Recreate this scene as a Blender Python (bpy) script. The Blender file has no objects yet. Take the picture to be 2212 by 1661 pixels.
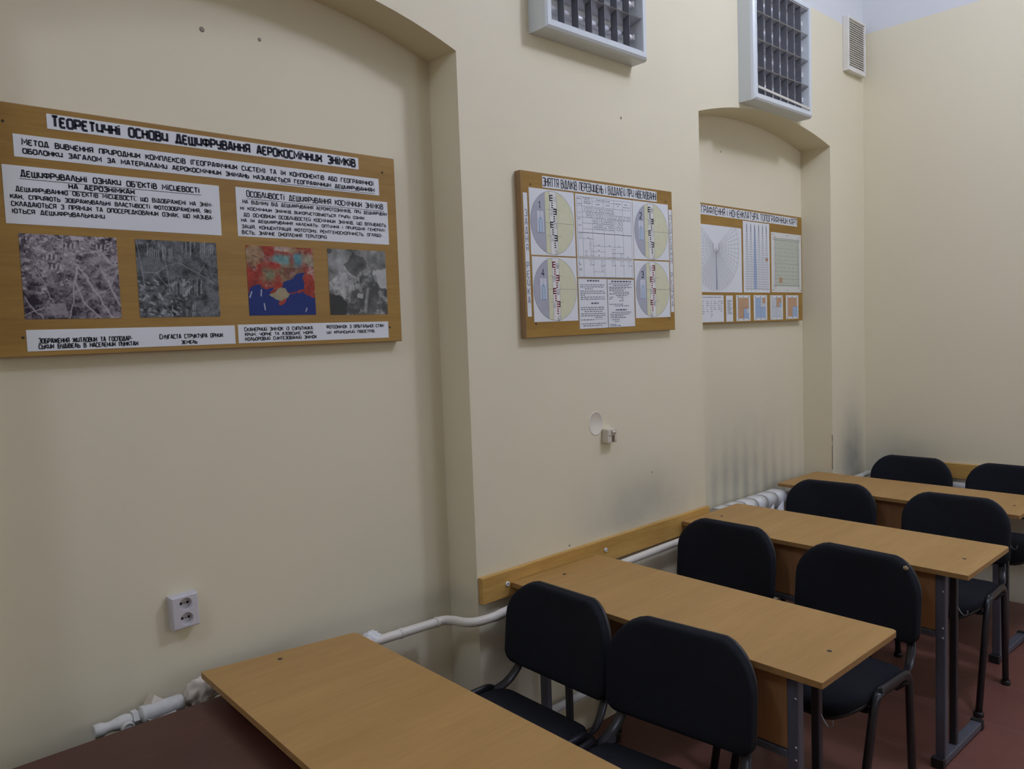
import bpy, bmesh, math, random
import numpy as np
from mathutils import Vector, Matrix

random.seed(7)
SC = bpy.context.scene
COL = SC.collection
PI = math.pi

# ------------------------------------------------------------------ camera
cam_data = bpy.data.cameras.new('camera')
cam_data.sensor_fit = 'HORIZONTAL'
cam_data.sensor_width = 36.0
cam_data.lens = 1697.16 * 36.0 / 2212.0
cam_data.clip_start = 0.05
cam = bpy.data.objects.new('camera', cam_data)
COL.objects.link(cam)
yaw, pitch, roll = math.radians(46.92), math.radians(-3.90), math.radians(-2.08)
fw = Vector((math.cos(yaw) * math.cos(pitch), math.sin(yaw) * math.cos(pitch), math.sin(pitch)))
rt = Vector((math.sin(yaw), -math.cos(yaw), 0))
up = rt.cross(fw)
rt2 = rt * math.cos(roll) + up * math.sin(roll)
up2 = up * math.cos(roll) - rt * math.sin(roll)
mw = Matrix.Identity(4)
for i in range(3):
    mw[i][0], mw[i][1], mw[i][2] = rt2[i], up2[i], -fw[i]
mw[2][3] = 1.70
cam.matrix_world = mw
SC.camera = cam

# ------------------------------------------------------------------ world, lamps, exposure
SC.view_settings.view_transform = 'Standard'
SC.view_settings.look = 'None'
SC.view_settings.gamma = 1.0
SC.view_settings.use_curve_mapping = False
SC.view_settings.exposure = 0.0
world = bpy.data.worlds.new('world')
SC.world = world
world.use_nodes = True
world.node_tree.nodes['Background'].inputs[0].default_value = (0.5, 0.55, 0.62, 1)
world.node_tree.nodes['Background'].inputs[1].default_value = 0.05


COOL = (0.945, 0.99, 1.29)


def globe_lamp(x, y, z, power):
    """a round lamp hanging under the ceiling"""
    d = bpy.data.lights.new('globe_light', 'POINT')
    d.shadow_soft_size = 0.19
    d.energy = power
    d.color = COOL
    o = bpy.data.objects.new('globe_light', d)
    o.location = (x, y, z)
    COL.objects.link(o)


globe_lamp(3.35, 0.15, 4.2, 74)
globe_lamp(-1.5, 0.8, 4.2, 40)
# added cool fill light by the unseen right wall, standing in for daylight
d = bpy.data.lights.new('side_fill_light', 'AREA')
d.shape = 'RECTANGLE'
d.size, d.size_y = 1.4, 2.0
d.energy = 25
d.color = (0.90, 1.0, 1.28)
o = bpy.data.objects.new('side_fill_light', d)
o.location = (4.0, -4.15, 2.3)
o.rotation_euler = (math.pi / 2, 0, 0)
COL.objects.link(o)

# ------------------------------------------------------------------ dimensions of the room (metres)
WY = 2.18          # front face of the left wall
NY1, NY2 = 2.342, 2.368   # backs of the two niches
BX = 5.217         # back wall
CEIL = 4.60
X0, Y0 = -3.0, -4.2
PAINT = 3.503      # the cream paint ends here, white above


def lin(r, g, b):
    f = lambda c: (c / 255 / 12.92) if c / 255 <= 0.04045 else ((c / 255 + 0.055) / 1.055) ** 2.4
    return (f(r), f(g), f(b))


# ------------------------------------------------------------------ materials
def new_mat(name):
    m = bpy.data.materials.new(name)
    m.use_nodes = True
    nt = m.node_tree
    b = nt.nodes['Principled BSDF']
    return m, nt, b


def node(nt, typ, **kw):
    n = nt.nodes.new(typ)
    for k, v in kw.items():
        setattr(n, k, v)
    return n


def math_node(nt, op, a, b=None, c=None, clamp=False):
    n = nt.nodes.new('ShaderNodeMath')
    n.operation = op
    n.use_clamp = clamp
    for i, v in enumerate((a, b, c)):
        if v is None:
            continue
        if isinstance(v, (int, float)):
            n.inputs[i].default_value = v
        else:
            nt.links.new(v, n.inputs[i])
    return n.outputs[0]


def mix_col(nt, fac, a, b, blend='MIX'):
    n = nt.nodes.new('ShaderNodeMix')
    n.data_type = 'RGBA'
    n.blend_type = blend
    if isinstance(fac, (int, float)):
        n.inputs[0].default_value = fac
    else:
        nt.links.new(fac, n.inputs[0])
    for i, v in ((6, a), (7, b)):
        if isinstance(v, tuple):
            n.inputs[i].default_value = v + (1,) if len(v) == 3 else v
        else:
            nt.links.new(v, n.inputs[i])
    return n.outputs[2]


def noise_tex(nt, vec, scale, detail=3.0, rough=0.55):
    n = nt.nodes.new('ShaderNodeTexNoise')
    n.inputs['Scale'].default_value = scale
    n.inputs['Detail'].default_value = detail
    n.inputs['Roughness'].default_value = rough
    nt.links.new(vec, n.inputs['Vector'])
    return n.outputs['Fac']


def plain(name, col, rough=0.5, metal=0.0, var=0.06, scale=30.0, bump=0.0, spec=0.5):
    m, nt, b = new_mat(name)
    tc = node(nt, 'ShaderNodeTexCoord')
    f = noise_tex(nt, tc.outputs['Object'], scale)
    lo = tuple(c * (1 - var) for c in col)
    hi = tuple(min(1, c * (1 + var)) for c in col)
    nt.links.new(mix_col(nt, f, lo, hi), b.inputs['Base Color'])
    b.inputs['Roughness'].default_value = rough
    b.inputs['Metallic'].default_value = metal
    b.inputs['Specular IOR Level'].default_value = spec
    if bump:
        bn = node(nt, 'ShaderNodeBump')
        bn.inputs['Strength'].default_value = bump
        bn.inputs['Distance'].default_value = 0.002
        nt.links.new(f, bn.inputs['Height'])
        nt.links.new(bn.outputs[0], b.inputs['Normal'])
    return m


def wood(name, c1, c2, along='Y', stretch=14.0, scale=22.0, rough=0.45, fine=0.5, spec=0.4):
    m, nt, b = new_mat(name)
    tc = node(nt, 'ShaderNodeTexCoord')
    mp = node(nt, 'ShaderNodeMapping')
    s = {'X': (1 / stretch, 1, 1), 'Y': (1, 1 / stretch, 1), 'Z': (1, 1, 1 / stretch)}[along]
    mp.inputs['Scale'].default_value = s
    nt.links.new(tc.outputs['Object'], mp.inputs['Vector'])
    f1 = noise_tex(nt, mp.outputs[0], scale, 4, 0.6)
    f2 = noise_tex(nt, mp.outputs[0], scale * 7, 3, 0.6)
    f3 = noise_tex(nt, tc.outputs['Object'], 2.5, 2)
    f = math_node(nt, 'ADD', math_node(nt, 'MULTIPLY', f1, 0.75), math_node(nt, 'MULTIPLY', f2, fine))
    f = math_node(nt, 'ADD', f, math_node(nt, 'MULTIPLY', f3, 0.3))
    r = node(nt, 'ShaderNodeMapRange')
    r.inputs[1].default_value, r.inputs[2].default_value = 0.5, 1.05
    nt.links.new(f, r.inputs[0])
    nt.links.new(mix_col(nt, r.outputs[0], c1, c2), b.inputs['Base Color'])
    b.inputs['Roughness'].default_value = rough
    b.inputs['Specular IOR Level'].default_value = spec
    return m


CREAM = (0.812, 0.750, 0.535)


def wall_material(name, dirt):
    m, nt, b = new_mat(name)
    tc = node(nt, 'ShaderNodeTexCoord')
    P = tc.outputs['Object']
    sx = node(nt, 'ShaderNodeSeparateXYZ')
    nt.links.new(P, sx.inputs[0])
    X, Y, Z = sx.outputs
    big = noise_tex(nt, P, 1.3, 3)
    fin = noise_tex(nt, P, 9, 4)
    col = mix_col(nt, big, tuple(c * 0.97 for c in CREAM), tuple(min(1, c * 1.02) for c in CREAM))
    col = mix_col(nt, math_node(nt, 'MULTIPLY', fin, 0.10), col, (0.72, 0.66, 0.55))

    def bell(v, c, w):
        d = math_node(nt, 'DIVIDE', math_node(nt, 'SUBTRACT', v, c), w)
        return math_node(nt, 'POWER', 2.718, math_node(nt, 'MULTIPLY', math_node(nt, 'MULTIPLY', d, d), -1.0))

    n2 = noise_tex(nt, P, 5, 4, 0.65)
    for kind, cx, wx, cz, wz, amt in dirt:
        f = math_node(nt, 'MULTIPLY', bell(X if kind != 'y' else Y, cx, wx), bell(Z, cz, wz))
        f = math_node(nt, 'MULTIPLY', f, math_node(nt, 'ADD', 0.35, math_node(nt, 'MULTIPLY', n2, 1.1)))
        if kind == 'r':      # soot streaks rising between the radiator's sections
            wob = math_node(nt, 'MULTIPLY', noise_tex(nt, P, 3, 2), 0.9)
            st = math_node(nt, 'COSINE', math_node(nt, 'ADD', math_node(nt, 'MULTIPLY', X, 2 * PI / 0.1097), math_node(nt, 'ADD', wob, -2 * PI * 3.704 / 0.1097 - 0.45)))
            st = math_node(nt, 'ADD', 0.62, math_node(nt, 'MULTIPLY', st, 0.38))
            f = math_node(nt, 'MULTIPLY', f, st)
        f = math_node(nt, 'MULTIPLY', f, amt, clamp=True)
        col = mix_col(nt, f, col, (0.20, 0.21, 0.20))
    edge = math_node(nt, 'ADD', PAINT - 0.004, math_node(nt, 'MULTIPLY', noise_tex(nt, P, 12, 2), 0.008))
    col = mix_col(nt, math_node(nt, 'GREATER_THAN', Z, edge), col, (0.72, 0.735, 0.72))
    nt.links.new(col, b.inputs['Base Color'])
    b.inputs['Roughness'].default_value = 0.62
    b.inputs['Specular IOR Level'].default_value = 0.25
    bn = node(nt, 'ShaderNodeBump')
    bn.inputs['Strength'].default_value = 0.25
    bn.inputs['Distance'].default_value = 0.004
    h = math_node(nt, 'ADD', noise_tex(nt, P, 6, 3), math_node(nt, 'MULTIPLY', noise_tex(nt, P, 55, 3), 0.25))
    nt.links.new(h, bn.inputs['Height'])
    nt.links.new(bn.outputs[0], b.inputs['Normal'])
    return m


def floor_material():
    m, nt, b = new_mat('red_brown_floor_paint')
    tc = node(nt, 'ShaderNodeTexCoord')
    P = tc.outputs['Object']
    sx = node(nt, 'ShaderNodeSeparateXYZ')
    nt.links.new(P, sx.inputs[0])
    f = noise_tex(nt, P, 3.5, 5, 0.65)
    col = mix_col(nt, f, (0.145, 0.056, 0.042), (0.26, 0.110, 0.082))
    fr = math_node(nt, 'FRACT', math_node(nt, 'MULTIPLY', sx.outputs[0], 1 / 0.42))
    ln = math_node(nt, 'LESS_THAN', math_node(nt, 'ABSOLUTE', math_node(nt, 'SUBTRACT', fr, 0.5)), 0.03)
    col = mix_col(nt, math_node(nt, 'MULTIPLY', ln, 0.14), col, (0.32, 0.2, 0.16))
    nt.links.new(col, b.inputs['Base Color'])
    b.inputs['Roughness'].default_value = 0.38
    return m


def print_material():
    m, nt, b = new_mat('printed_ink')
    a = node(nt, 'ShaderNodeAttribute')
    a.attribute_name = 'ink'
    tc = node(nt, 'ShaderNodeTexCoord')
    f = noise_tex(nt, tc.outputs['Object'], 40, 2)
    v = math_node(nt, 'ADD', 0.94, math_node(nt, 'MULTIPLY', f, 0.12))
    mx = node(nt, 'ShaderNodeVectorMath', operation='SCALE')
    nt.links.new(a.outputs['Color'], mx.inputs[0])
    nt.links.new(v, mx.inputs['Scale'])
    nt.links.new(mx.outputs[0], b.inputs['Base Color'])
    b.inputs['Roughness'].default_value = 0.6
    b.inputs['Specular IOR Level'].default_value = 0.25
    return m


M = {}
M['wall'] = wall_material('cream_wall_paint', [
    ('r', 4.05, 0.55, 0.72, 0.24, 0.48),
    ('x', 4.0, 0.55, 0.85, 0.40, 0.20),
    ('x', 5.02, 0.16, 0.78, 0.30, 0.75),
    ('x', 2.85, 0.38, 0.90, 0.16, 0.38),
    ('x', 1.98, 0.12, 0.45, 0.25, 0.45),
    ('x', 1.35, 0.9, 0.70, 0.05, 0.25),
])
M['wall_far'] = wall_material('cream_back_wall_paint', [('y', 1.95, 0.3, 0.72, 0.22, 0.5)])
M['ceiling'] = plain('white_ceiling_paint', (0.84, 0.87, 0.90), 0.7, var=0.02, scale=4)
M['floor'] = floor_material()
M['board'] = wood('brown_oak_board', (0.280, 0.150, 0.024), (0.425, 0.250, 0.050), 'X', 12, 16, 0.45)
M['board_edge'] = plain('raw_board_edge', (0.33, 0.21, 0.10), 0.8, var=0.25, scale=120)
M['rail'] = wood('varnished_pine_rail', (0.44, 0.235, 0.052), (0.68, 0.43, 0.125), 'X', 16, 30, 0.35)
M['rail_y'] = wood('varnished_pine_rail_back', (0.44, 0.235, 0.052), (0.68, 0.43, 0.125), 'Y', 16, 30, 0.35)
M['table'] = wood('light_oak_laminate', (0.375, 0.212, 0.060), (0.50, 0.292, 0.096), 'X', 9, 14, 0.42)
M['table_edge'] = wood('oak_edge_band', (0.28, 0.150, 0.050), (0.42, 0.24, 0.085), 'X', 10, 30, 0.5)
M['panel'] = wood('orange_oak_panel', (0.34, 0.165, 0.065), (0.48, 0.25, 0.11), 'Z', 10, 20, 0.45)
M['maroon'] = wood('maroon_polished_wood', (0.050, 0.016, 0.012), (0.095, 0.034, 0.024), 'X', 6, 7, 0.40, 0.5)
M['steel'] = plain('grey_painted_steel', (0.105, 0.110, 0.135), 0.42, 0.0, 0.15, 60)
M['steel_dark'] = plain('dark_steel_tube', (0.035, 0.034, 0.042), 0.4, 0.0, 0.15, 60)
M['plastic'] = plain('black_plastic', (0.016, 0.016, 0.018), 0.42, var=0.1)
M['frame'] = plain('black_enamel_tube', (0.014, 0.014, 0.018), 0.33, var=0.1)
M['fabric'] = plain('black_woven_fabric', (0.0155, 0.0170, 0.0215), 0.95, var=0.55, scale=520, bump=0.5, spec=0.15)
M['foam'] = plain('yellow_foam', (0.48, 0.36, 0.18), 0.9, var=0.2, scale=300)
M['screw'] = plain('brown_screw_cap', (0.06, 0.035, 0.02), 0.5)
M['bolt'] = plain('bright_bolt', (0.55, 0.55, 0.56), 0.3, 0.8)
M['hook'] = plain('dull_steel_hook', (0.28, 0.28, 0.30), 0.4, 0.6)
M['cap'] = plain('white_screw_cap', (0.8, 0.78, 0.75), 0.4)
M['white'] = plain('white_lamp_enamel', (0.68, 0.73, 0.72), 0.28, var=0.02)
M['alu'] = plain('bright_reflector', (0.88, 0.88, 0.86), 0.25, 0.25, 0.05, 40)
M['alu_dark'] = plain('grey_louvre_metal', (0.17, 0.175, 0.19), 0.40, 0.3, 0.05, 40)
M['alu_mid'] = plain('louvre_reflector_metal', (0.55, 0.56, 0.58), 0.30, 0.5, 0.05, 40)
M['tube'] = plain('white_tube_glass', (0.78, 0.80, 0.82), 0.15, var=0.02)
M['vent'] = plain('white_flaking_paint', (0.76, 0.74, 0.66), 0.5, var=0.10, scale=14)
M['vent_in'] = plain('dusty_vent_slats', (0.66, 0.635, 0.53), 0.6, var=0.15, scale=20)
M['pipe'] = plain('cream_pipe_paint', (0.74, 0.70, 0.60), 0.38, var=0.08, scale=9)
M['pipe_white'] = plain('white_pipe_paint', (0.78, 0.78, 0.75), 0.4, var=0.08, scale=25)
M['pipe_old'] = plain('grey_white_old_pipe_paint', (0.62, 0.62, 0.57), 0.55, var=0.14, scale=45, bump=0.4)
M['plaster'] = plain('lumpy_plaster', (0.66, 0.60, 0.50), 0.85, var=0.2, scale=35, bump=0.8)
M['putty'] = plain('white_putty', (0.78, 0.79, 0.78), 0.8, var=0.10, scale=60, bump=0.8)
M['socket'] = plain('grey_white_socket', (0.60, 0.585, 0.60), 0.45, var=0.08, scale=50)
M['hole'] = plain('dark_hole', (0.012, 0.011, 0.011), 0.8)
M['pin'] = plain('socket_screw', (0.22, 0.21, 0.21), 0.4, 0.5)
M['switch'] = plain('cream_switch', (0.66, 0.61, 0.49), 0.4, var=0.05)
M['switch_gap'] = plain('switch_gap_brown', (0.16, 0.12, 0.07), 0.6)
M['paper'] = plain('white_paper', (0.775, 0.805, 0.80), 0.6, var=0.02, scale=6, spec=0.3)
M['ink'] = print_material()
M['mark'] = plain('wall_mark', (0.33, 0.30, 0.25), 0.9)


# ------------------------------------------------------------------ mesh building
class MB:
    """collects geometry of one part, links it as one mesh object"""

    def __init__(s):
        s.v, s.f, s.mi, s.sm, s.col = [], [], [], [], []

    def add(s, verts, faces, mi=0, smooth=False, col=None):
        n = len(s.v)
        s.v.extend(tuple(p) for p in verts)
        for f in faces:
            s.f.append(tuple(i + n for i in f))
            s.mi.append(mi)
            s.sm.append(smooth)
            s.col.append(col)
        return s

    def box(s, x0, x1, y0, y1, z0, z1, bev=0.0, mi=0, seg=2):
        bm = bmesh.new()
        vs = [bm.verts.new(p) for p in ((x0, y0, z0), (x1, y0, z0), (x1, y1, z0), (x0, y1, z0),
                                        (x0, y0, z1), (x1, y0, z1), (x1, y1, z1), (x0, y1, z1))]
        for f in ((3, 2, 1, 0), (4, 5, 6, 7), (0, 1, 5, 4), (1, 2, 6, 5), (2, 3, 7, 6), (3, 0, 4, 7)):
            bm.faces.new([vs[i] for i in f])
        if bev > 0:
            bmesh.ops.bevel(bm, geom=list(bm.edges), offset=bev, segments=seg, affect='EDGES', profile=0.5)
        s.add_bm(bm, mi)
        return s

    def add_bm(s, bm, mi=0, smooth=False):
        bm.verts.index_update()
        s.add([v.co[:] for v in bm.verts], [[v.index for v in f.verts] for f in bm.faces], mi, smooth)
        bm.free()

    def prism(s, poly, axis, a, b, mi=0, smooth=False):
        """poly: 2-D points; extruded along axis from a to b"""
        def P(p, t):
            return {'x': (t, p[0], p[1]), 'y': (p[0], t, p[1]), 'z': (p[0], p[1], t)}[axis]
        n = len(poly)
        vs = [P(p, a) for p in poly] + [P(p, b) for p in poly]
        fs = [(i, (i + 1) % n, n + (i + 1) % n, n + i) for i in range(n)]
        s.add(vs, fs, mi, smooth)
        s.add(vs, [tuple(range(n - 1, -1, -1)), tuple(range(n, 2 * n))], mi, False)
        return s

    def tube(s, path, r, rb=None, n=12, mi=0, cap=True, side=None, radii=None):
        """swept tube; rb gives the second radius of an oval section"""
        pts = [Vector(p) for p in path]
        rb = rb or r
        T = []
        for i in range(len(pts)):
            a = pts[max(0, i - 1)]
            b = pts[min(len(pts) - 1, i + 1)]
            T.append((b - a).normalized())
        ref = Vector(side) if side else (Vector((0, 0, 1)) if abs(T[0].z) < 0.9 else Vector((1, 0, 0)))
        vs, fs = [], []
        for i, p in enumerate(pts):
            u = (ref - T[i] * ref.dot(T[i])).normalized()
            w = T[i].cross(u)
            if not side:
                ref = u
            k = radii[i] if radii else 1.0
            for j in range(n):
                a = 2 * PI * j / n
                vs.append(p + u * (r * k * math.cos(a)) + w * (rb * k * math.sin(a)))
        for i in range(len(pts) - 1):
            for j in range(n):
                fs.append((i * n + j, i * n + (j + 1) % n, (i + 1) * n + (j + 1) % n, (i + 1) * n + j))
        s.add(vs, fs, mi, True)
        if cap:
            k = len(pts) - 1
            s.add(vs, [tuple(range(n - 1, -1, -1)), tuple(range(k * n, k * n + n))], mi, False)
        return s

    def lathe(s, prof, c, axis='z', n=24, mi=0, smooth=True):
        """prof: (radius, height) along the axis from centre c"""
        vs, fs = [], []
        for r, h in prof:
            for j in range(n):
                a = 2 * PI * j / n
                p = (r * math.cos(a), r * math.sin(a))
                q = {'z': (p[0], p[1], h), 'y': (p[0], h, p[1]), 'x': (h, p[0], p[1])}[axis]
                vs.append((c[0] + q[0], c[1] + q[1], c[2] + q[2]))
        for i in range(len(prof) - 1):
            for j in range(n):
                fs.append((i * n + j, i * n + (j + 1) % n, (i + 1) * n + (j + 1) % n, (i + 1) * n + j))
        s.add(vs, fs, mi, smooth)
        k = len(prof) - 1
        s.add(vs, [tuple(range(n)), tuple(range(k * n, k * n + n))], mi, False)
        return s

    def blob(s, c, rx, ry, rz, amp=0.25, seed=0, sub=3, mi=0):
        from mathutils import noise as mn
        bm = bmesh.new()
        bmesh.ops.create_icosphere(bm, subdivisions=sub, radius=1)
        for v in bm.verts:
            k = 1 + amp * mn.noise(v.co * 2.2 + Vector((seed * 3.1, seed * 1.7, 0))) + amp * 0.5 * mn.noise(v.co * 6 + Vector((seed, 0, 0)))
            v.co = Vector((v.co.x * rx * k + c[0], v.co.y * ry * k + c[1], v.co.z * rz * k + c[2]))
        s.add_bm(bm, mi, True)
        return s

    def build(s, name, mats, parent=None, loc=None, recalc=True):
        me = bpy.data.meshes.new(name)
        me.from_pydata(s.v, [], s.f)
        mats = mats if isinstance(mats, (list, tuple)) else [mats]
        for m in mats:
            me.materials.append(M[m] if isinstance(m, str) else m)
        me.polygons.foreach_set('material_index', s.mi)
        me.polygons.foreach_set('use_smooth', s.sm)
        if any(c is not None for c in s.col):
            at = me.color_attributes.new('ink', 'FLOAT_COLOR', 'CORNER')
            buf = []
            for p, c in zip(me.polygons, s.col):
                c = c or (0.8, 0.8, 0.8)
                buf.extend((c[0], c[1], c[2], 1.0) * p.loop_total)
            at.data.foreach_set('color', buf)
        if recalc:
            bm = bmesh.new()
            bm.from_mesh(me)
            bmesh.ops.remove_doubles(bm, verts=bm.verts, dist=1e-6)
            bmesh.ops.recalc_face_normals(bm, faces=bm.faces)
            bm.to_mesh(me)
            bm.free()
        me.update()
        o = bpy.data.objects.new(name, me)
        COL.objects.link(o)
        if parent:
            o.parent = parent
        if loc:
            o.location = loc
        return o


def thing(name, label, cat, loc=(0, 0, 0), rotz=0.0, group=None):
    o = bpy.data.objects.new(name, None)
    o.empty_display_size = 0.1
    o.location = loc
    o.rotation_euler = (0, 0, rotz)
    COL.objects.link(o)
    return tag(o, label, cat, group)


def tag(o, label, cat, group=None):
    o['label'] = label
    o['category'] = cat
    if group:
        o['group'] = group
    return o


def struct(o):
    o['kind'] = 'structure'
    return o


def rounded_rect(x0, x1, y0, y1, r, n=6):
    """outline with one radius per corner: (x0y0, x1y0, x1y1, x0y1)"""
    r = r if isinstance(r, (list, tuple)) else [r] * 4
    out = []
    for (cx, cy, a0, rr) in ((x0 + r[0], y0 + r[0], PI, r[0]), (x1 - r[1], y0 + r[1], 1.5 * PI, r[1]),
                             (x1 - r[2], y1 - r[2], 0, r[2]), (x0 + r[3], y1 - r[3], 0.5 * PI, r[3])):
        for k in range(n + 1):
            a = a0 + 0.5 * PI * k / n
            out.append((cx + rr * math.cos(a), cy + rr * math.sin(a)))
    return out


def smooth_path(pts, n=6):
    """Catmull-Rom through the points"""
    P = [Vector(p) for p in pts]
    P = [P[0] * 2 - P[1]] + P + [P[-1] * 2 - P[-2]]
    out = []
    for i in range(1, len(P) - 2):
        for k in range(n):
            t = k / n
            a, b, c, d = P[i - 1], P[i], P[i + 1], P[i + 2]
            out.append(0.5 * ((2 * b) + (c - a) * t + (2 * a - 5 * b + 4 * c - d) * t * t + (3 * b - a - 3 * c + d) * t ** 3))
    out.append(P[-2])
    return out


def fillet_path(pts, r, n=6):
    """polyline with its inner corners rounded"""
    P = [Vector(p) for p in pts]
    out = [P[0]]
    for i in range(1, len(P) - 1):
        a, b, c = P[i - 1], P[i], P[i + 1]
        d1, d2 = (a - b).normalized(), (c - b).normalized()
        rr = min(r, (a - b).length * 0.49, (c - b).length * 0.49)
        p, q = b + d1 * rr, b + d2 * rr
        for k in range(n + 1):
            t = k / n
            out.append(p * (1 - t) ** 2 + b * 2 * t * (1 - t) + q * t * t)
    out.append(P[-1])
    return out


# ------------------------------------------------------------------ the room
def arch1(x):
    t = (x - 1.070) / 0.757
    return 2.812 - 0.122 * abs(t) ** 2.3


def arch2(x):
    t = (x - 4.037) / 0.702
    return 2.826 - 0.092 * t * t + 0.008 * t


mb = MB()


def quad(a, b, c, d):
    mb.add([a, b, c, d], [(0, 1, 2, 3)])


def niche(xa, xb, ny, arch, n=24):
    xs = [xa + (xb - xa) * i / n for i in range(n + 1)]
    for i in range(n):
        a, b = xs[i], xs[i + 1]
        za, zb = arch(a), arch(b)
        quad((a, WY, za), (b, WY, zb), (b, WY, CEIL), (a, WY, CEIL))
        quad((a, ny, 0), (b, ny, 0), (b, ny, zb), (a, ny, za))
        quad((a, WY, za), (a, ny, za), (b, ny, zb), (b, WY, zb))
    for x, d in ((xa, 1), (xb, -1)):
        z = arch(x)
        ring = [(x, WY, 0), (x, ny, 0), (x, ny, z), (x, WY, z)]
        quad(*(ring if d > 0 else ring[::-1]))
    return xs


def pier(xa, xb):
    n = max(1, int((xb - xa) / 0.5))
    for i in range(n):
        a, b = xa + (xb - xa) * i / n, xa + (xb - xa) * (i + 1) / n
        quad((a, WY, 0), (b, WY, 0), (b, WY, CEIL), (a, WY, CEIL))


pier(X0, 0.313)
niche(0.313, 1.827, NY1, arch1)
pier(1.827, 3.335)
niche(3.335, 4.739, NY2, arch2)
pier(4.739, BX)
wall_left = struct(mb.build('wall_left', 'wall', recalc=False))

struct(MB().add([(BX, Y0, 0), (BX, WY, 0), (BX, WY, CEIL), (BX, Y0, CEIL)], [(0, 1, 2, 3)]).build('wall_back', 'wall_far', recalc=False))
struct(MB().add([(X0, Y0, 0), (BX, Y0, 0), (BX, Y0, CEIL), (X0, Y0, CEIL)], [(0, 1, 2, 3)]).build('wall_right', 'wall_far', recalc=False))
struct(MB().add([(X0, Y0, 0), (X0, WY, 0), (X0, WY, CEIL), (X0, Y0, CEIL)], [(0, 1, 2, 3)]).build('wall_front', 'wall_far', recalc=False))
struct(MB().add([(X0, Y0, 0), (BX, Y0, 0), (BX, NY2, 0), (X0, NY2, 0)], [(0, 1, 2, 3)]).build('floor', 'floor', recalc=False))
struct(MB().add([(X0, Y0, CEIL), (X0, NY2, CEIL), (BX, NY2, CEIL), (BX, Y0, CEIL)], [(0, 1, 2, 3)]).build('ceiling', 'ceiling', recalc=False))

# old plaster ring beside the switch and a few small marks, fixed to the wall
mb = MB()
n = 40
ring = []
for j in range(n):
    a = 2 * PI * j / n
    ring.append((math.cos(a), math.sin(a)))
cx, cz, ra, rb_ = 2.517, 1.296, 0.046, 0.052
vs, fs = [], []
for r, y in ((1.0, WY), (0.98, WY - 0.0016), (0.90, WY - 0.0016), (0.87, WY - 0.0004)):
    vs += [(cx + ra * r * p[0], y, cz + rb_ * r * p[1]) for p in ring]
for i in range(3):
    for j in range(n):
        fs.append((i * n + j, i * n + (j + 1) % n, (i + 1) * n + (j + 1) % n, (i + 1) * n + j))
fs.append(tuple(range(3 * n, 4 * n)))
mb.add(vs, fs, 0, True)
mb.build('plaster_patch', plain('patched_cream_paint', (0.80, 0.745, 0.61), 0.6, var=0.02), wall_left)
for (x, y, z, r) in ((2.74, WY, 2.60, 0.006), (3.83, NY2, 2.63, 0.005), (0.99, NY1, 2.62, 0.008), (1.17, NY1, 2.63, 0.006),
                     (2.90, WY, 1.03, 0.005), (2.33, WY, 0.81, 0.005)):
    MB().lathe([(r, 0), (r * 0.6, -0.0012)], (x, y, z), 'y', 12).build('wall_mark', 'mark', wall_left)


# a crack down the far edge of the far niche
pts = [(0, 0.985), (0.0025, 0.93), (-0.001, 0.89), (0.0015, 0.84), (-0.0015, 0.80), (0.001, 0.77)]
m = MB()
m.prism([(4.7395 + x - 0.0022, z) for x, z in pts] + [(4.7395 + x + 0.0022, z) for x, z in pts[::-1]], 'y', WY - 0.0012, WY + 0.004)
m.build('wall_crack', 'mark', wall_left)


# ------------------------------------------------------------------ wooden rails along the walls
def rail(name, horizontal_x, a, b, face, depth, z0, z1, mat):
    if horizontal_x:
        return MB().box(a, b, face, face + depth, z0, z1, 0.003).build(name, mat)
    return MB().box(face, face + depth, a, b, z0, z1, 0.003).build(name, mat)


tr = struct(rail('trim_1', True, 1.832, 3.332, 2.157, WY - 2.157, 0.697, 0.797, 'rail'))
for x, z in ((1.955, 0.748), (2.529, 0.752)):
    c = MB().lathe([(0.0095, 0.0), (0.0095, -0.004), (0.006, -0.0065), (0.0045, -0.0065), (0.004, -0.003)], (x, 2.157, z), 'y', 16)
    c.build('screw_cap', 'cap', tr)
    MB().lathe([(0.004, -0.0035), (0.003, -0.0042)], (x, 2.157, z), 'y', 10).build('screw_head', 'screw', tr)
struct(rail('trim_2', False, -2.5, 1.95, BX - 0.024, 0.024, 0.705, 0.797, 'rail_y'))

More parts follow.
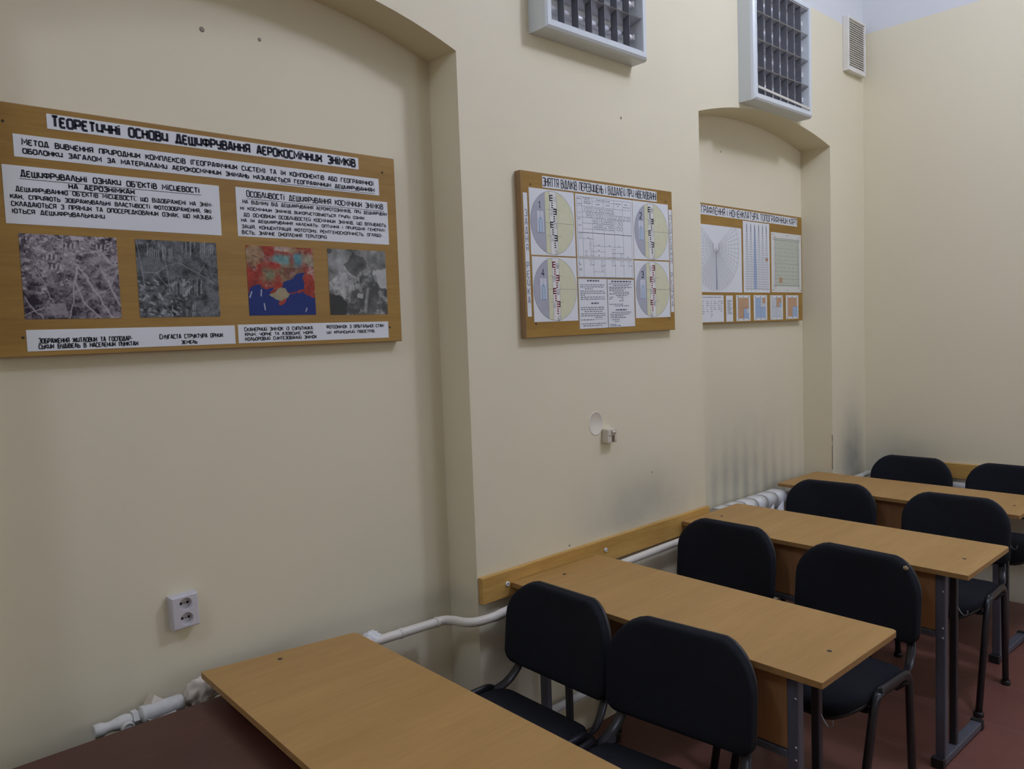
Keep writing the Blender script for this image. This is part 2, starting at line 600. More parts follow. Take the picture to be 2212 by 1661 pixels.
# ------------------------------------------------------------------ lettering and prints
R = {
    'title': (0.5551, 1.4861, 2.2628, 2.301),
    'method': (0.4763, 1.5639, 2.1829, 2.2396),
    'left': (0.4472, 0.9981, 2.0147, 2.1608),
    'right': (1.0487, 1.5954, 2.0158, 2.1632),
    'p1': (0.4721, 0.7028, 1.7741, 1.9917),
    'p2': (0.7511, 0.9788, 1.7743, 1.9913),
    'p3': (1.0702, 1.2971, 1.776, 1.9898),
    'p4': (1.3502, 1.5769, 1.7741, 1.9921),
    'capL': (0.4722, 1.0211, 1.692, 1.747),
    'capR': (1.031, 1.5761, 1.6925, 1.7488),
    'b2title': (2.2136, 2.9458, 2.2516, 2.2959),
    'b2vl': (2.1062, 2.1279, 1.7519, 2.22),
    'b2vr': (3.0335, 3.0561, 1.7603, 2.2273),
    's1': (2.1377, 2.3912, 1.9887, 2.243),
    's4': (2.1401, 2.3925, 1.7313, 1.9833),
    's2': (2.7698, 3.0288, 1.9949, 2.2476),
    's3': (2.7701, 3.0263, 1.7368, 1.9888),
    'tu': (2.3991, 2.7671, 1.9903, 2.2447),
    'tl': (2.399, 2.7648, 1.9077, 1.9883),
    'nl': (2.3992, 2.5801, 1.6974, 1.9034),
    'nr': (2.5819, 2.7638, 1.6996, 1.904),
    'b3title': (3.5783, 4.6236, 2.2731, 2.3227),
    'fan': (3.5773, 3.9758, 1.8674, 2.2229),
    'gore': (3.9941, 4.2849, 1.869, 2.267),
    'map': (4.3052, 4.6729, 1.8719, 2.2238),
    'tab3': (3.568, 3.7834, 1.7082, 1.8516),
    'txt3': (3.8065, 3.8759, 1.7078, 1.8506),
    'm1': (3.9114, 4.0609, 1.7087, 1.8526),
    'm2': (4.0985, 4.2479, 1.7094, 1.8534),
    'm3': (4.2867, 4.4352, 1.7099, 1.8537),
    'm4': (4.4736, 4.6288, 1.7119, 1.8546),
}
LINES = [
    ('title', 'ТЕОРЕТИЧНІ ОСНОВИ ДЕШИФРУВАННЯ АЕРОКОСМІЧНИХ ЗНІМКІВ', 0.5645, 1.4753, 2.2674, 0.0305),
    ('method', 'МЕТОД ВИВЧЕННЯ ПРИРОДНИХ КОМПЛЕКСІВ (ГЕОГРАФІЧНИХ СИСТЕМ) ТА ЇХ КОМПОНЕНТІВ АБО ГЕОГРАФІЧНОЇ', 0.4945, 1.5434, 2.2131, 0.0165),
    ('method', 'ОБОЛОНКИ ЗАГАЛОМ ЗА МАТЕРІАЛАМИ АЕРОКОСМІЧНИХ ЗНІМАНЬ НАЗИВАЄТЬСЯ ГЕОГРАФІЧНИМ ДЕШИФРУВАННЯМ', 0.4948, 1.5461, 2.1916, 0.0152),
    ('left', "ДЕШИФРУВАЛЬНІ ОЗНАКИ ОБ'ЄКТІВ МІСЦЕВОСТІ", 0.4861, 0.94, 2.1329, 0.0178),
    ('left', 'НА АЕРОЗНІМКАХ', 0.594, 0.7591, 2.1126, 0.0155),
    ('left', "ДЕШИФРУВАННЮ ОБ'ЄКТІВ МІСЦЕВОСТІ, ЩО ВІДОБРАЖЕНІ НА ЗНІМ-", 0.4732, 0.9763, 2.0956, 0.0136),
    ('left', 'КАХ, СПРИЯЮТЬ ЗОБРАЖУВАЛЬНІ ВЛАСТИВОСТІ ФОТОЗОБРАЖЕННЯ, ЯКІ', 0.4602, 0.971, 2.0768, 0.013),
    ('left', 'СКЛАДАЮТЬСЯ З ПРЯМИХ ТА ОПОСЕРЕДКОВАНИХ ОЗНАК, ЩО НАЗИВА-', 0.4612, 0.9771, 2.0584, 0.0138),
    ('left', 'ЮТЬСЯ ДЕШИФРУВАЛЬНИМИ', 0.4622, 0.6782, 2.0404, 0.0131),
    ('right', 'ОСОБЛИВОСТІ ДЕШИФРУВАННЯ КОСМІЧНИХ ЗНІМКІВ', 1.0819, 1.5777, 2.1356, 0.0199),
    ('right', 'НА ВІДМІНУ ВІД ДЕШИФРУВАННЯ АЕРОФОТОЗНІМКІВ, ПРИ ДЕШИФРУВАН', 1.0687, 1.5918, 2.1145, 0.0128),
    ('right', 'НІ КОСМІЧНИХ ЗНІМКІВ ВИКОРИСТОВУЮТЬСЯ ГРУПИ ОЗНАК', 1.0601, 1.4997, 2.0952, 0.0113),
    ('right', 'ДО ОСНОВНИХ ОСОБЛИВОСТЕЙ КОСМІЧНИХ ЗНІМКІВ, ЩО ВПЛИВАЮТЬ', 1.0693, 1.5861, 2.0758, 0.0128),
    ('right', 'НА ЇХ ДЕШИФРУВАННЯ НАЛЕЖАТЬ: ОПТИЧНА І ПРИРОДНА ГЕНЕРАЛІ-', 1.0608, 1.5848, 2.0593, 0.0113),
    ('right', 'ЗАЦІЯ, КОНЦЕНТРАЦІЯ ФОТОТОНУ, РЕНТГЕНОСКОПІЧНІСТЬ, ОГЛЯДО-', 1.0618, 1.5692, 2.0402, 0.0122),
    ('right', 'ВІСТЬ, ЗНАЧНЕ ОХОПЛЕННЯ ТЕРИТОРІЙ', 1.061, 1.3503, 2.0226, 0.0128),
    ('capL', 'ЗОБРАЖЕННЯ ЖИТЛОВИХ ТА ГОСПОДАР-', 0.4982, 0.7278, 1.7108, 0.0147),
    ('capL', 'СЬКИХ БУДІВЕЛЬ В НАСЕЛЕНИХ ПУНКТАХ', 0.4972, 0.7415, 1.6967, 0.0139),
    ('capL', 'СМУГАСТА СТРУКТУРА ОРНИХ', 0.7989, 0.9832, 1.7121, 0.0142),
    ('capL', 'ЗЕМЕЛЬ', 0.8587, 0.9059, 1.6961, 0.0119),
    ('capR', 'СКАНЕРНИЙ ЗНІМОК ІЗ СУПУТНИКА.', 1.0508, 1.286, 1.7274, 0.0129),
    ('capR', 'КРИМ, ЧОРНЕ ТА АЗОВСЬКЕ МОРЯ.', 1.0514, 1.2851, 1.713, 0.0109),
    ('capR', 'КОЛЬОРОВИЙ СИНТЕЗОВАНИЙ ЗНІМОК', 1.0514, 1.2955, 1.6986, 0.012),
    ('capR', 'ФОТОЗНІМОК З ОРБІТАЛЬНОЇ СТАН-', 1.3319, 1.5614, 1.7289, 0.0124),
    ('capR', 'ЦІЇ КРИМСЬКИЙ ПІВОСТРІВ.', 1.3327, 1.5215, 1.7117, 0.0111),
    ('b2title', 'ЗНЯТТЯ ВІДЛІКІВ ПЕРЕВИЩЕНЬ І ВІДДАЛЕЙ ПРИ НІВЕЛЮВАННІ', 2.2155, 2.9419, 2.2568, 0.0333),
    ('b3title', 'ГРАФЛЕННЯ І НОМЕНКЛАТУРА ТОПОГРАФІЧНИХ КАРТ', 3.5842, 4.6194, 2.2791, 0.039),
]


# drafting letters as strokes on a unit square: "x,y x,y ..." with ; between strokes, c = closed
_O = 'c 0.22,0 0.78,0 1,0.14 1,0.86 0.78,1 0.22,1 0,0.86 0,0.14'
GLY = {
    'А': ('0,0 0.38,1 0.62,1 1,0; 0.16,0.3 0.84,0.3', 1.0),
    'Б': ('0.95,1 0,1 0,0 0.8,0 1,0.12 1,0.42 0.8,0.55 0,0.55', 0.95),
    'В': ('c 0,0 0,1 0.7,1 0.88,0.9 0.88,0.66 0.72,0.55 0.82,0.55 1,0.42 1,0.12 0.8,0; 0,0.55 0.72,0.55', 0.95),
    'Г': ('0,0 0,1 1,1', 0.85),
    'Д': ('0,-0.12 0,0.06 1,0.06 1,-0.12; 0.14,0.06 0.34,1 0.68,1 0.86,0.06', 1.1),
    'Е': ('1,0 0.2,0 0,0.12 0,0.88 0.2,1 1,1; 0,0.52 0.8,0.52', 0.9),
    'Є': ('1,0.16 0.8,0 0.2,0 0,0.14 0,0.86 0.2,1 0.8,1 1,0.84; 0,0.5 0.7,0.5', 0.9),
    'Ж': ('0.5,0 0.5,1; 0,1 0,0.75 0.3,0.5 0.7,0.5 1,0.75 1,1; 0,0 0,0.25 0.3,0.5; 0.7,0.5 1,0.25 1,0', 1.45),
    'З': ('0,0.86 0.2,1 0.8,1 1,0.88 1,0.66 0.8,0.54 0.35,0.54; 0.8,0.54 1,0.42 1,0.12 0.8,0 0.2,0 0,0.14', 0.9),
    'И': ('0,1 0,0.28 0.14,0.16 1,0.16; 1,1 1,0', 1.0),
    'Й': ('0,1 0,0.28 0.14,0.16 1,0.16; 1,1 1,0; 0.3,1.14 0.7,1.14', 1.0),
    'І': ('0.5,0 0.5,0.86; 0.5,1.0 0.5,1.12', 0.2),
    'Ї': ('0.5,0 0.5,0.86; 0.0,1.0 0.0,1.12; 1,1.0 1,1.12', 0.35),
    'К': ('0,0 0,1; 1,1 1,0.88 0,0.5; 0.3,0.6 1,0.12 1,0', 0.95),
    'Л': ('0,0 0.38,1 0.62,1 1,0', 1.0),
    'М': ('0,0 0,1 0.5,0.35 1,1 1,0', 1.25),
    'Н': ('0,0 0,1; 1,0 1,1; 0,0.52 1,0.52', 0.95),
    'О': (_O, 1.0),
    'П': ('0,0 0,0.88 0.14,1 1,1 1,0', 0.95),
    'Р': ('0,0 0,1 0.8,1 1,0.87 1,0.58 0.8,0.45 0,0.45', 0.95),
    'С': ('1,0.16 1,0.12 0.8,0 0.2,0 0,0.14 0,0.86 0.2,1 0.8,1 1,0.86', 0.9),
    'Т': ('0,1 1,1; 0.5,0 0.5,1', 1.0),
    'У': ('0,1 0,0.56 0.16,0.44 1,0.44; 1,1 1,0.14 0.8,0 0.15,0', 0.95),
    'Ф': ('0.5,0 0.5,1; c 0,0.4 0,0.76 0.14,0.86 0.86,0.86 1,0.76 1,0.4 0.86,0.28 0.14,0.28', 1.35),
    'Х': ('0,1 0,0.66 0.5,0.5 1,0.66 1,1; 0,0 0,0.34 0.5,0.5 1,0.34 1,0', 1.0),
    'Ц': ('0,1 0,0.1 1,0.1 1,1; 1,0.1 1.18,0.1 1.18,-0.12', 1.0),
    'Ч': ('0,1 0,0.56 0.16,0.44 1,0.44; 1,0 1,1', 0.95),
    'Ш': ('0,1 0,0.12 0.1,0 1,0 1,1; 0.5,0 0.5,1', 1.35),
    'Щ': ('0,1 0,0.1 1,0.1 1,1; 0.5,0.1 0.5,1; 1,0.1 1.14,0.1 1.14,-0.12', 1.35),
    'Ь': ('0,1 0,0 0.8,0 1,0.12 1,0.42 0.8,0.54 0,0.54', 0.9),
    'Ю': ('0,0 0,1; 0,0.5 0.4,0.5; c 0.5,0 0.88,0 1,0.12 1,0.88 0.88,1 0.5,1 0.4,0.88 0.4,0.12', 1.45),
    'Я': ('1,0 1,1 0.2,1 0,0.87 0,0.6 0.2,0.47 1,0.47; 0.35,0.47 0,0', 0.95),
    ',': ('0.5,0.1 0.2,-0.14', 0.2), '.': ('0.4,0.0 0.6,0.1', 0.2), '-': ('0.1,0.5 0.9,0.5', 0.55),
    '(': ('1,1.08 0.2,0.8 0.2,0.2 1,-0.08', 0.3), ')': ('0,1.08 0.8,0.8 0.8,0.2 0,-0.08', 0.3),
    ':': ('0.5,0.1 0.5,0.2; 0.5,0.55 0.5,0.65', 0.2), "'": ('0.5,0.85 0.7,1.15', 0.2),
    '0': (_O, 0.85), '1': ('0.2,0.8 0.6,1 0.6,0', 0.55), '2': ('0,0.84 0.2,1 0.8,1 1,0.84 1,0.62 0,0.06 0,0 1,0', 0.85),
    '3': ('0,0.86 0.2,1 0.8,1 1,0.88 1,0.66 0.8,0.54 0.35,0.54; 0.8,0.54 1,0.42 1,0.12 0.8,0 0.2,0 0,0.14', 0.85),
    '4': ('0.72,0 0.72,1 0,0.28 1,0.28', 0.85), '5': ('0.95,1 0.1,1 0.05,0.55 0.8,0.58 1,0.45 1,0.12 0.8,0 0.15,0 0,0.12', 0.85),
    '6': ('0.9,1 0.3,0.85 0,0.5 0,0.12 0.2,0 0.8,0 1,0.12 1,0.42 0.8,0.55 0.05,0.55', 0.85),
    '7': ('0,1 1,1 0.35,0', 0.85),
    '8': ('c 0.2,0.54 0,0.66 0,0.88 0.2,1 0.8,1 1,0.88 1,0.66 0.8,0.54; c 0.2,0.54 0,0.42 0,0.12 0.2,0 0.8,0 1,0.12 1,0.42 0.8,0.54', 0.85),
    '9': ('0.1,0 0.7,0.15 1,0.5 1,0.88 0.8,1 0.2,1 0,0.88 0,0.58 0.2,0.45 0.95,0.45', 0.85),
    'Σ': ('1,0.85 1,1 0,1 0.6,0.5 0,0 1,0 1,0.15', 0.9),
    'L': ('0,1 0,0 1,0', 0.8), 'n': ('0,0 0,0.6; 0,0.5 0.3,0.6 0.8,0.6 1,0.45 1,0', 0.8), 'h': ('0,0 0,1; 0,0.5 0.8,0.55 1,0.4 1,0', 0.8),
    'E': ('1,0 0,0 0,1 1,1; 0,0.5 0.8,0.5', 0.9),
}


class Ink:
    """a flat print in a vertical plane facing the room; u runs along x, v along z"""

    def __init__(s, y):
        s.m, s.y = MB(), y

    def poly(s, pts, col, layer=0):
        y = s.y - 0.00018 * layer
        s.m.add([(p[0], y, p[1]) for p in pts], [tuple(range(len(pts)))], 0, False, col)

    def rect(s, u0, u1, v0, v1, col, layer=0):
        s.poly([(u0, v0), (u1, v0), (u1, v1), (u0, v1)], col, layer)

    def stroke(s, pts, t, col, layer=1, closed=False):
        P = [Vector((p[0], p[1])) for p in pts]
        n = len(P)
        if n < 2:
            return
        L, Rr = [], []
        for i in range(n):
            a = P[i - 1] if (i > 0 or closed) else None
            b = P[(i + 1) % n] if (i < n - 1 or closed) else None
            d1 = (P[i] - a) if a is not None else None
            d2 = (b - P[i]) if b is not None else None
            d1 = d1.normalized() if d1 is not None and d1.length > 1e-9 else None
            d2 = d2.normalized() if d2 is not None and d2.length > 1e-9 else None
            d1, d2 = d1 or d2, d2 or d1
            if d1 is None:
                return
            n1, n2 = Vector((-d1.y, d1.x)), Vector((-d2.y, d2.x))
            m = n1 + n2
            m = m.normalized() if m.length > 1e-6 else n1
            k = min(1.6, 1 / max(0.3, m.dot(n1)))
            L.append(P[i] + m * (t * 0.5 * k))
            Rr.append(P[i] - m * (t * 0.5 * k))
        for i in range(n if closed else n - 1):
            j = (i + 1) % n
            s.poly([L[i], Rr[i], Rr[j], L[j]], col, layer)

    def line(s, a, b, t, col, layer=1):
        s.stroke([a, b], t, col, layer)

    def text(s, txt, u0, u1, v, h, t, col, layer=1, gap=0.42, space=1.5, cap=False):
        adv = 0.0
        for ch in txt:
            adv += (space if ch == ' ' else GLY[ch][1] + gap)
        k = (u1 - u0) / max(1e-6, adv - gap)
        u = u0
        for ch in txt:
            if ch == ' ':
                u += space * k
                continue
            g, w = GLY[ch]
            hh = h * 1.14 if (ch == txt[0] and u == u0 and cap) else h
            for st in g.split(';'):
                st = st.strip()
                closed = st.startswith('c ')
                if closed:
                    st = st[2:]
                pts = [tuple(float(q) for q in p.split(',')) for p in st.split()]
                s.stroke([(u + x * w * k, v + y * hh) for x, y in pts], t, col, layer, closed)
            u += (w + gap) * k

    def scribble(s, u0, u1, v, h, col, layer=1, word=0.012):
        """a line of print too small to read"""
        u = u0
        while u < u1 - 0.004:
            w = min(random.uniform(0.4, 1.3) * word, u1 - u)
            s.rect(u, u + w, v, v + h, col, layer)
            u += w + word * 0.3

    def circle_strip(s, cu, cv, r, ua, ub, col, layer=0, n=14):
        us = [ua + (ub - ua) * i / n for i in range(n + 1)]
        q = [math.sqrt(max(0, r * r - (u - cu) ** 2)) for u in us]
        for i in range(n):
            s.poly([(us[i], cv - q[i]), (us[i + 1], cv - q[i + 1]), (us[i + 1], cv + q[i + 1]), (us[i], cv + q[i])], col, layer)

    def build(s, name, parent):
        return s.m.build(name, 'ink', parent, recalc=False)


BLACK = (0.018, 0.020, 0.030)
NAVY = (0.020, 0.026, 0.060)
GREYL = (0.20, 0.21, 0.24)


def sheet(parent, name, r, y, off, mat='paper', th=0.0008):
    """one sheet of paper glued on a board"""
    return MB().box(r[0] - off[0], r[1] - off[0], y - th, y, r[2] - off[2], r[3] - off[2]).build(name, mat, parent)


def raster(parent, name, r, y, off, img, th=0.0008):
    """a photograph print: a fine grid carrying its tones"""
    hN, wN = img.shape[:2]
    u = np.linspace(r[0] - off[0], r[1] - off[0], wN)
    v = np.linspace(r[3] - off[2], r[2] - off[2], hN)
    verts = [(float(a), y - th, float(b)) for b in v for a in u]
    faces = [(j * wN + i, (j + 1) * wN + i, (j + 1) * wN + i + 1, j * wN + i + 1) for j in range(hN - 1) for i in range(wN - 1)]
    me = bpy.data.meshes.new(name)
    me.from_pydata(verts, [], faces)
    me.materials.append(M['ink'])
    at = me.color_attributes.new('ink', 'FLOAT_COLOR', 'POINT')
    c = np.ones((hN * wN, 4))
    c[:, :3] = img.reshape(-1, 3)
    at.data.foreach_set('color', c.ravel())
    o = bpy.data.objects.new(name, me)
    COL.objects.link(o)
    o.parent = parent
    return o


rng = np.random.default_rng(3)


def fbm(h, w, base=4, octs=5, gain=0.55, sx=1.0, sy=1.0):
    out = np.zeros((h, w))
    amp, tot = 1.0, 0
    for o in range(octs):
        ny, nx = max(2, int(base * 2 ** o * sy)) + 2, max(2, int(base * 2 ** o * sx)) + 2
        g = rng.random((ny, nx))
        yy, xx = np.linspace(0, ny - 1.001, h), np.linspace(0, nx - 1.001, w)
        y0, x0 = yy.astype(int), xx.astype(int)
        fy, fx = (yy - y0)[:, None], (xx - x0)[None, :]
        fy, fx = fy * fy * (3 - 2 * fy), fx * fx * (3 - 2 * fx)
        a, b = g[np.ix_(y0, x0)], g[np.ix_(y0, x0 + 1)]
        c, d = g[np.ix_(y0 + 1, x0)], g[np.ix_(y0 + 1, x0 + 1)]
        out += amp * ((a * (1 - fx) + b * fx) * (1 - fy) + (c * (1 - fx) + d * fx) * fy)
        tot += amp
        amp *= gain
    return out / tot


def draw_line(img, pts, wd, val, alpha=0.8):
    h, w = img.shape[:2]
    yy, xx = np.mgrid[0:h, 0:w]
    xx, yy = xx / (w - 1), yy / (h - 1)
    for (a, b), (c, d) in zip(pts[:-1], pts[1:]):
        L2 = (c - a) ** 2 + (d - b) ** 2 + 1e-9
        t = np.clip(((xx - a) * (c - a) + (yy - b) * (d - b)) / L2, 0, 1)
        dd = np.hypot(xx - a - t * (c - a), yy - b - t * (d - b))
        k = np.clip(1.3 - dd / wd, 0, 1) * alpha
        img[...] = img * (1 - k) + val * k


def inside(pts, h, w, wob=0.0):
    yy, xx = np.mgrid[0:h, 0:w]
    xx, yy = xx / (w - 1), yy / (h - 1)
    if wob:
        xx = xx + (fbm(h, w, 10, 3) - 0.5) * wob
        yy = yy + (fbm(h, w, 10, 3) - 0.5) * wob
    r = np.zeros((h, w), bool)
    n = len(pts)
    for i in range(n):
        (x1, y1), (x2, y2) = pts[i], pts[(i + 1) % n]
        if y1 == y2:
            continue
        r ^= ((y1 > yy) != (y2 > yy)) & (xx < (x2 - x1) * (yy - y1) / (y2 - y1) + x1)
    return r


def rot_rect(img, cx, cy, w_, h_, a, val, alpha=0.85):
    h, w = img.shape[:2]
    yy, xx = np.mgrid[0:h, 0:w]
    xx, yy = xx / (w - 1) - cx, yy / (h - 1) - cy
    u = xx * math.cos(a) + yy * math.sin(a)
    v = -xx * math.sin(a) + yy * math.cos(a)
    k = ((abs(u) < w_ / 2) & (abs(v) < h_ / 2)) * alpha
    img[...] = img * (1 - k) + val * k


def tint(g, lo, hi):
    g = np.clip(g, 0, 1)[..., None]
    return np.array(lo) * (1 - g) + np.array(hi) * g


def photo_settlement(N=170):
    g = 0.30 + 1.5 * (fbm(N, N, 9, 5, 0.8) - 0.5) + 0.5 * (fbm(N, N, 2, 3) - 0.5)
    for _ in range(260):
        x, y = random.random(), random.random() ** 1.7 * 0.7
        if x + 1.2 * y > 1.15 and random.random() < 0.85:
            continue
        rot_rect(g, x, y, random.uniform(0.012, 0.05), random.uniform(0.010, 0.035), random.choice((0.1, 0.35, -0.3)), random.uniform(0.5, 1.0), 0.7)
    for _ in range(260):
        x, y = random.random(), random.random() ** 1.4
        rot_rect(g, x, y, random.uniform(0.008, 0.035), random.uniform(0.008, 0.025), random.uniform(-1, 1), random.uniform(0.0, 0.12), 0.75)
    for bx, by in ((0.44, 0.12), (0.24, 0.27), (0.28, 0.38), (0.76, 0.12)):
        for k in range(6):
            rot_rect(g, bx + k * 0.022, by, 0.011, 0.06, 0.15, 0.95 if k % 2 else 0.08, 0.9)
    rot_rect(g, 0.58, 0.03, 0.14, 0.045, 0.05, 0.9)
    for d in (0.0, 0.022):
        draw_line(g, [(0.82 + d, 0.19), (0.90 + d, 0.32)], 0.006, 1.0, 0.9)
    wob = lambda p: [(x + random.uniform(-0.012, 0.012), y + random.uniform(-0.012, 0.012)) for a, b in zip(p[:-1], p[1:]) for x, y in
                     [(a[0] + (b[0] - a[0]) * t, a[1] + (b[1] - a[1]) * t) for t in (0, 0.25, 0.5, 0.75)]] + [p[-1]]
    for p, wd in (([(0.56, 0.35), (0.66, 0.5), (0.70, 0.62), (0.78, 0.75), (0.9, 1.0)], 0.011), ([(0.80, 0.36), (0.9, 0.6), (1.0, 0.85)], 0.010),
                  ([(0.52, 0.55), (0.49, 0.8), (0.44, 1.0)], 0.007), ([(0.52, 0.55), (0.6, 0.8), (0.78, 1.0)], 0.009), ([(0.56, 0.35), (0.52, 0.55)], 0.014),
                  ([(0.15, 0.4), (0.25, 0.72), (0.3, 0.82)], 0.005), ([(0, 0.75), (0.1, 0.88), (0.18, 1.0)], 0.006),
                  ([(0, 0.95), (0.2, 0.86)], 0.006), ([(0.6, 0.22), (0.84, 0.16)], 0.006), ([(0.62, 0.8), (0.9, 0.62), (1.0, 0.4)], 0.005)):
        draw_line(g, wob(p), wd, 0.8, 0.75)
    rot_rect(g, 0.34, 0.88, 0.16, 0.13, -0.1, 0.6, 0.6)
    return tint(g, (0.030, 0.022, 0.034), (0.62, 0.56, 0.58))


def photo_fields(N=160):
    g = 0.22 + 0.8 * (fbm(N, N, 9, 5, 0.8) - 0.5)
    for _ in range(60):
        rot_rect(g, random.random(), random.random(), random.uniform(0.06, 0.25), random.uniform(0.05, 0.2), random.uniform(-0.15, 0.15), random.uniform(0.02, 0.34), 0.45)
    for cx_, cy_ in ((0.62, 0.62), (0.72, 0.08), (0.55, 0.9), (0.85, 0.1), (0.3, 0.15)):
        for k in range(13):
            rot_rect(g, cx_ - 0.16 + k * 0.026, cy_ + random.uniform(-0.03, 0.03), 0.014, random.uniform(0.10, 0.22), 0.06, random.choice((0.04, 0.12, 0.5, 0.65)), 0.7)
    for _ in range(110):
        x, y = random.random() * 0.65, random.uniform(0.5, 0.98)
        rot_rect(g, x, y, random.uniform(0.02, 0.11), random.uniform(0.010, 0.035), random.choice((-0.9, 0.5, 0.1, 1.2)), random.choice((0.03, 0.10, 0.6, 0.75)), 0.75)
    for p in ([(0.01, 0), (0.05, 0.3), (0.08, 0.62)], [(0.27, 0.02), (0.33, 0.2), (0.36, 0.4), (0.38, 0.7)], [(0.2, 0.45), (0.36, 0.33), (0.5, 0.28), (0.75, 0.42), (0.83, 0.3)],
              [(0.06, 0.42), (0.22, 0.42), (0.35, 0.6)], [(0.75, 0.42), (0.95, 0.55)]):
        draw_line(g, p, 0.006, 0.6, 0.7)
    return tint(g + 0.35 * (fbm(N, N, 16, 4, 0.8) - 0.5), (0.014, 0.018, 0.019), (0.52, 0.55, 0.55))


def photo_satellite(N=150):
    n1, n2, n3 = fbm(N, N, 4, 5, 0.7), fbm(N, N, 5, 5, 0.7), fbm(N, N, 9, 4, 0.7)
    red, tan, grn = np.array((0.34, 0.050, 0.030)), np.array((0.36, 0.24, 0.13)), np.array((0.20, 0.22, 0.12))
    cyan, pink = np.array((0.10, 0.28, 0.30)), np.array((0.48, 0.36, 0.30))
    yy, xx = np.mgrid[0:N, 0:N] / (N - 1)
    img = np.ones((N, N, 3)) * red

    def lay(c, k):
        k = np.clip(k, 0, 1)[..., None]
        img[...] = img * (1 - k) + c * k

    blob = lambda cx, cy, rx, ry: np.clip(1.6 - 1.6 * np.hypot((xx - cx) / rx, (yy - cy) / ry) + (n1 - 0.5) * 3.4, 0, 1)
    lay(tan, blob(0.05, 0.12, 0.18, 0.22))
    lay(grn, blob(0.35, 0.42, 0.24, 0.17))
    lay(tan * 0.7, blob(0.6, 0.40, 0.3, 0.2))
    lay(cyan * 0.8 + grn * 0.4, blob(0.46, 0.17, 0.2, 0.1))
    lay(cyan, blob(0.77, 0.17, 0.09, 0.14))
    lay(tan * 0.8 + cyan * 0.3, blob(0.93, 0.17, 0.14, 0.16))
    lay(tan, blob(0.7, 0.04, 0.3, 0.05))
    lay(pink, blob(0.5, 0.03, 0.14, 0.05))
    lay(pink, np.clip((n2 - 0.62) * 6, 0, 0.7))
    lay(np.array((0.10, 0.06, 0.05)), np.clip((n3 - 0.64) * 7, 0, 0.6))
    img *= (0.75 + 1.0 * (fbm(N, N, 16, 3, 0.8)[..., None] - 0.25))
    lay(np.array((0.16, 0.05, 0.035)), np.clip((n1 - 0.52) * 5, 0, 0.8) * (yy > 0.3))
    blue = np.array((0.022, 0.040, 0.170))
    sea = inside([(-0.1, 1.2), (-0.1, 0.85), (0.03, 0.68), (0.06, 0.58), (0.17, 0.56), (0.2, 0.6), (0.36, 0.61), (0.31, 0.70), (0.43, 0.74), (0.44, 0.81),
                  (0.5, 0.78), (0.58, 0.73), (0.68, 0.68), (0.78, 0.66), (0.88, 0.71), (1.1, 0.78), (1.1, 1.2)], N, N, 0.09)
    azov = inside([(0.49, 0.60), (0.53, 0.52), (0.66, 0.45), (0.78, 0.36), (0.86, 0.35), (0.80, 0.46), (0.83, 0.53), (0.82, 0.62), (0.7, 0.65), (0.58, 0.67)], N, N, 0.06)
    img[sea | azov] = blue
    crim = inside([(0.30, 0.71), (0.40, 0.62), (0.47, 0.58), (0.53, 0.66), (0.62, 0.70), (0.58, 0.75), (0.48, 0.80), (0.42, 0.76)], N, N, 0.09)
    img[crim] = (np.array((0.34, 0.29, 0.17)) * (0.7 + 0.6 * n2[..., None]))[crim]
    sth = inside([(0.43, 0.82), (0.5, 0.77), (0.56, 0.74), (0.52, 0.82), (0.46, 0.86)], N, N, 0.03)
    img[sth] = red * 1.2
    for p in ([(0.19, 0.63), (0.18, 0.72)], [(0.22, 0.83), (0.23, 0.92)], [(0.05, 0.66), (0.02, 0.74)], [(0.84, 0.95), (0.86, 0.90)]):
        L = np.zeros((N, N))
        draw_line(L, p, 0.008, 1.0, 0.9)
        lay(np.array((0.6, 0.62, 0.66)), L)
    return img


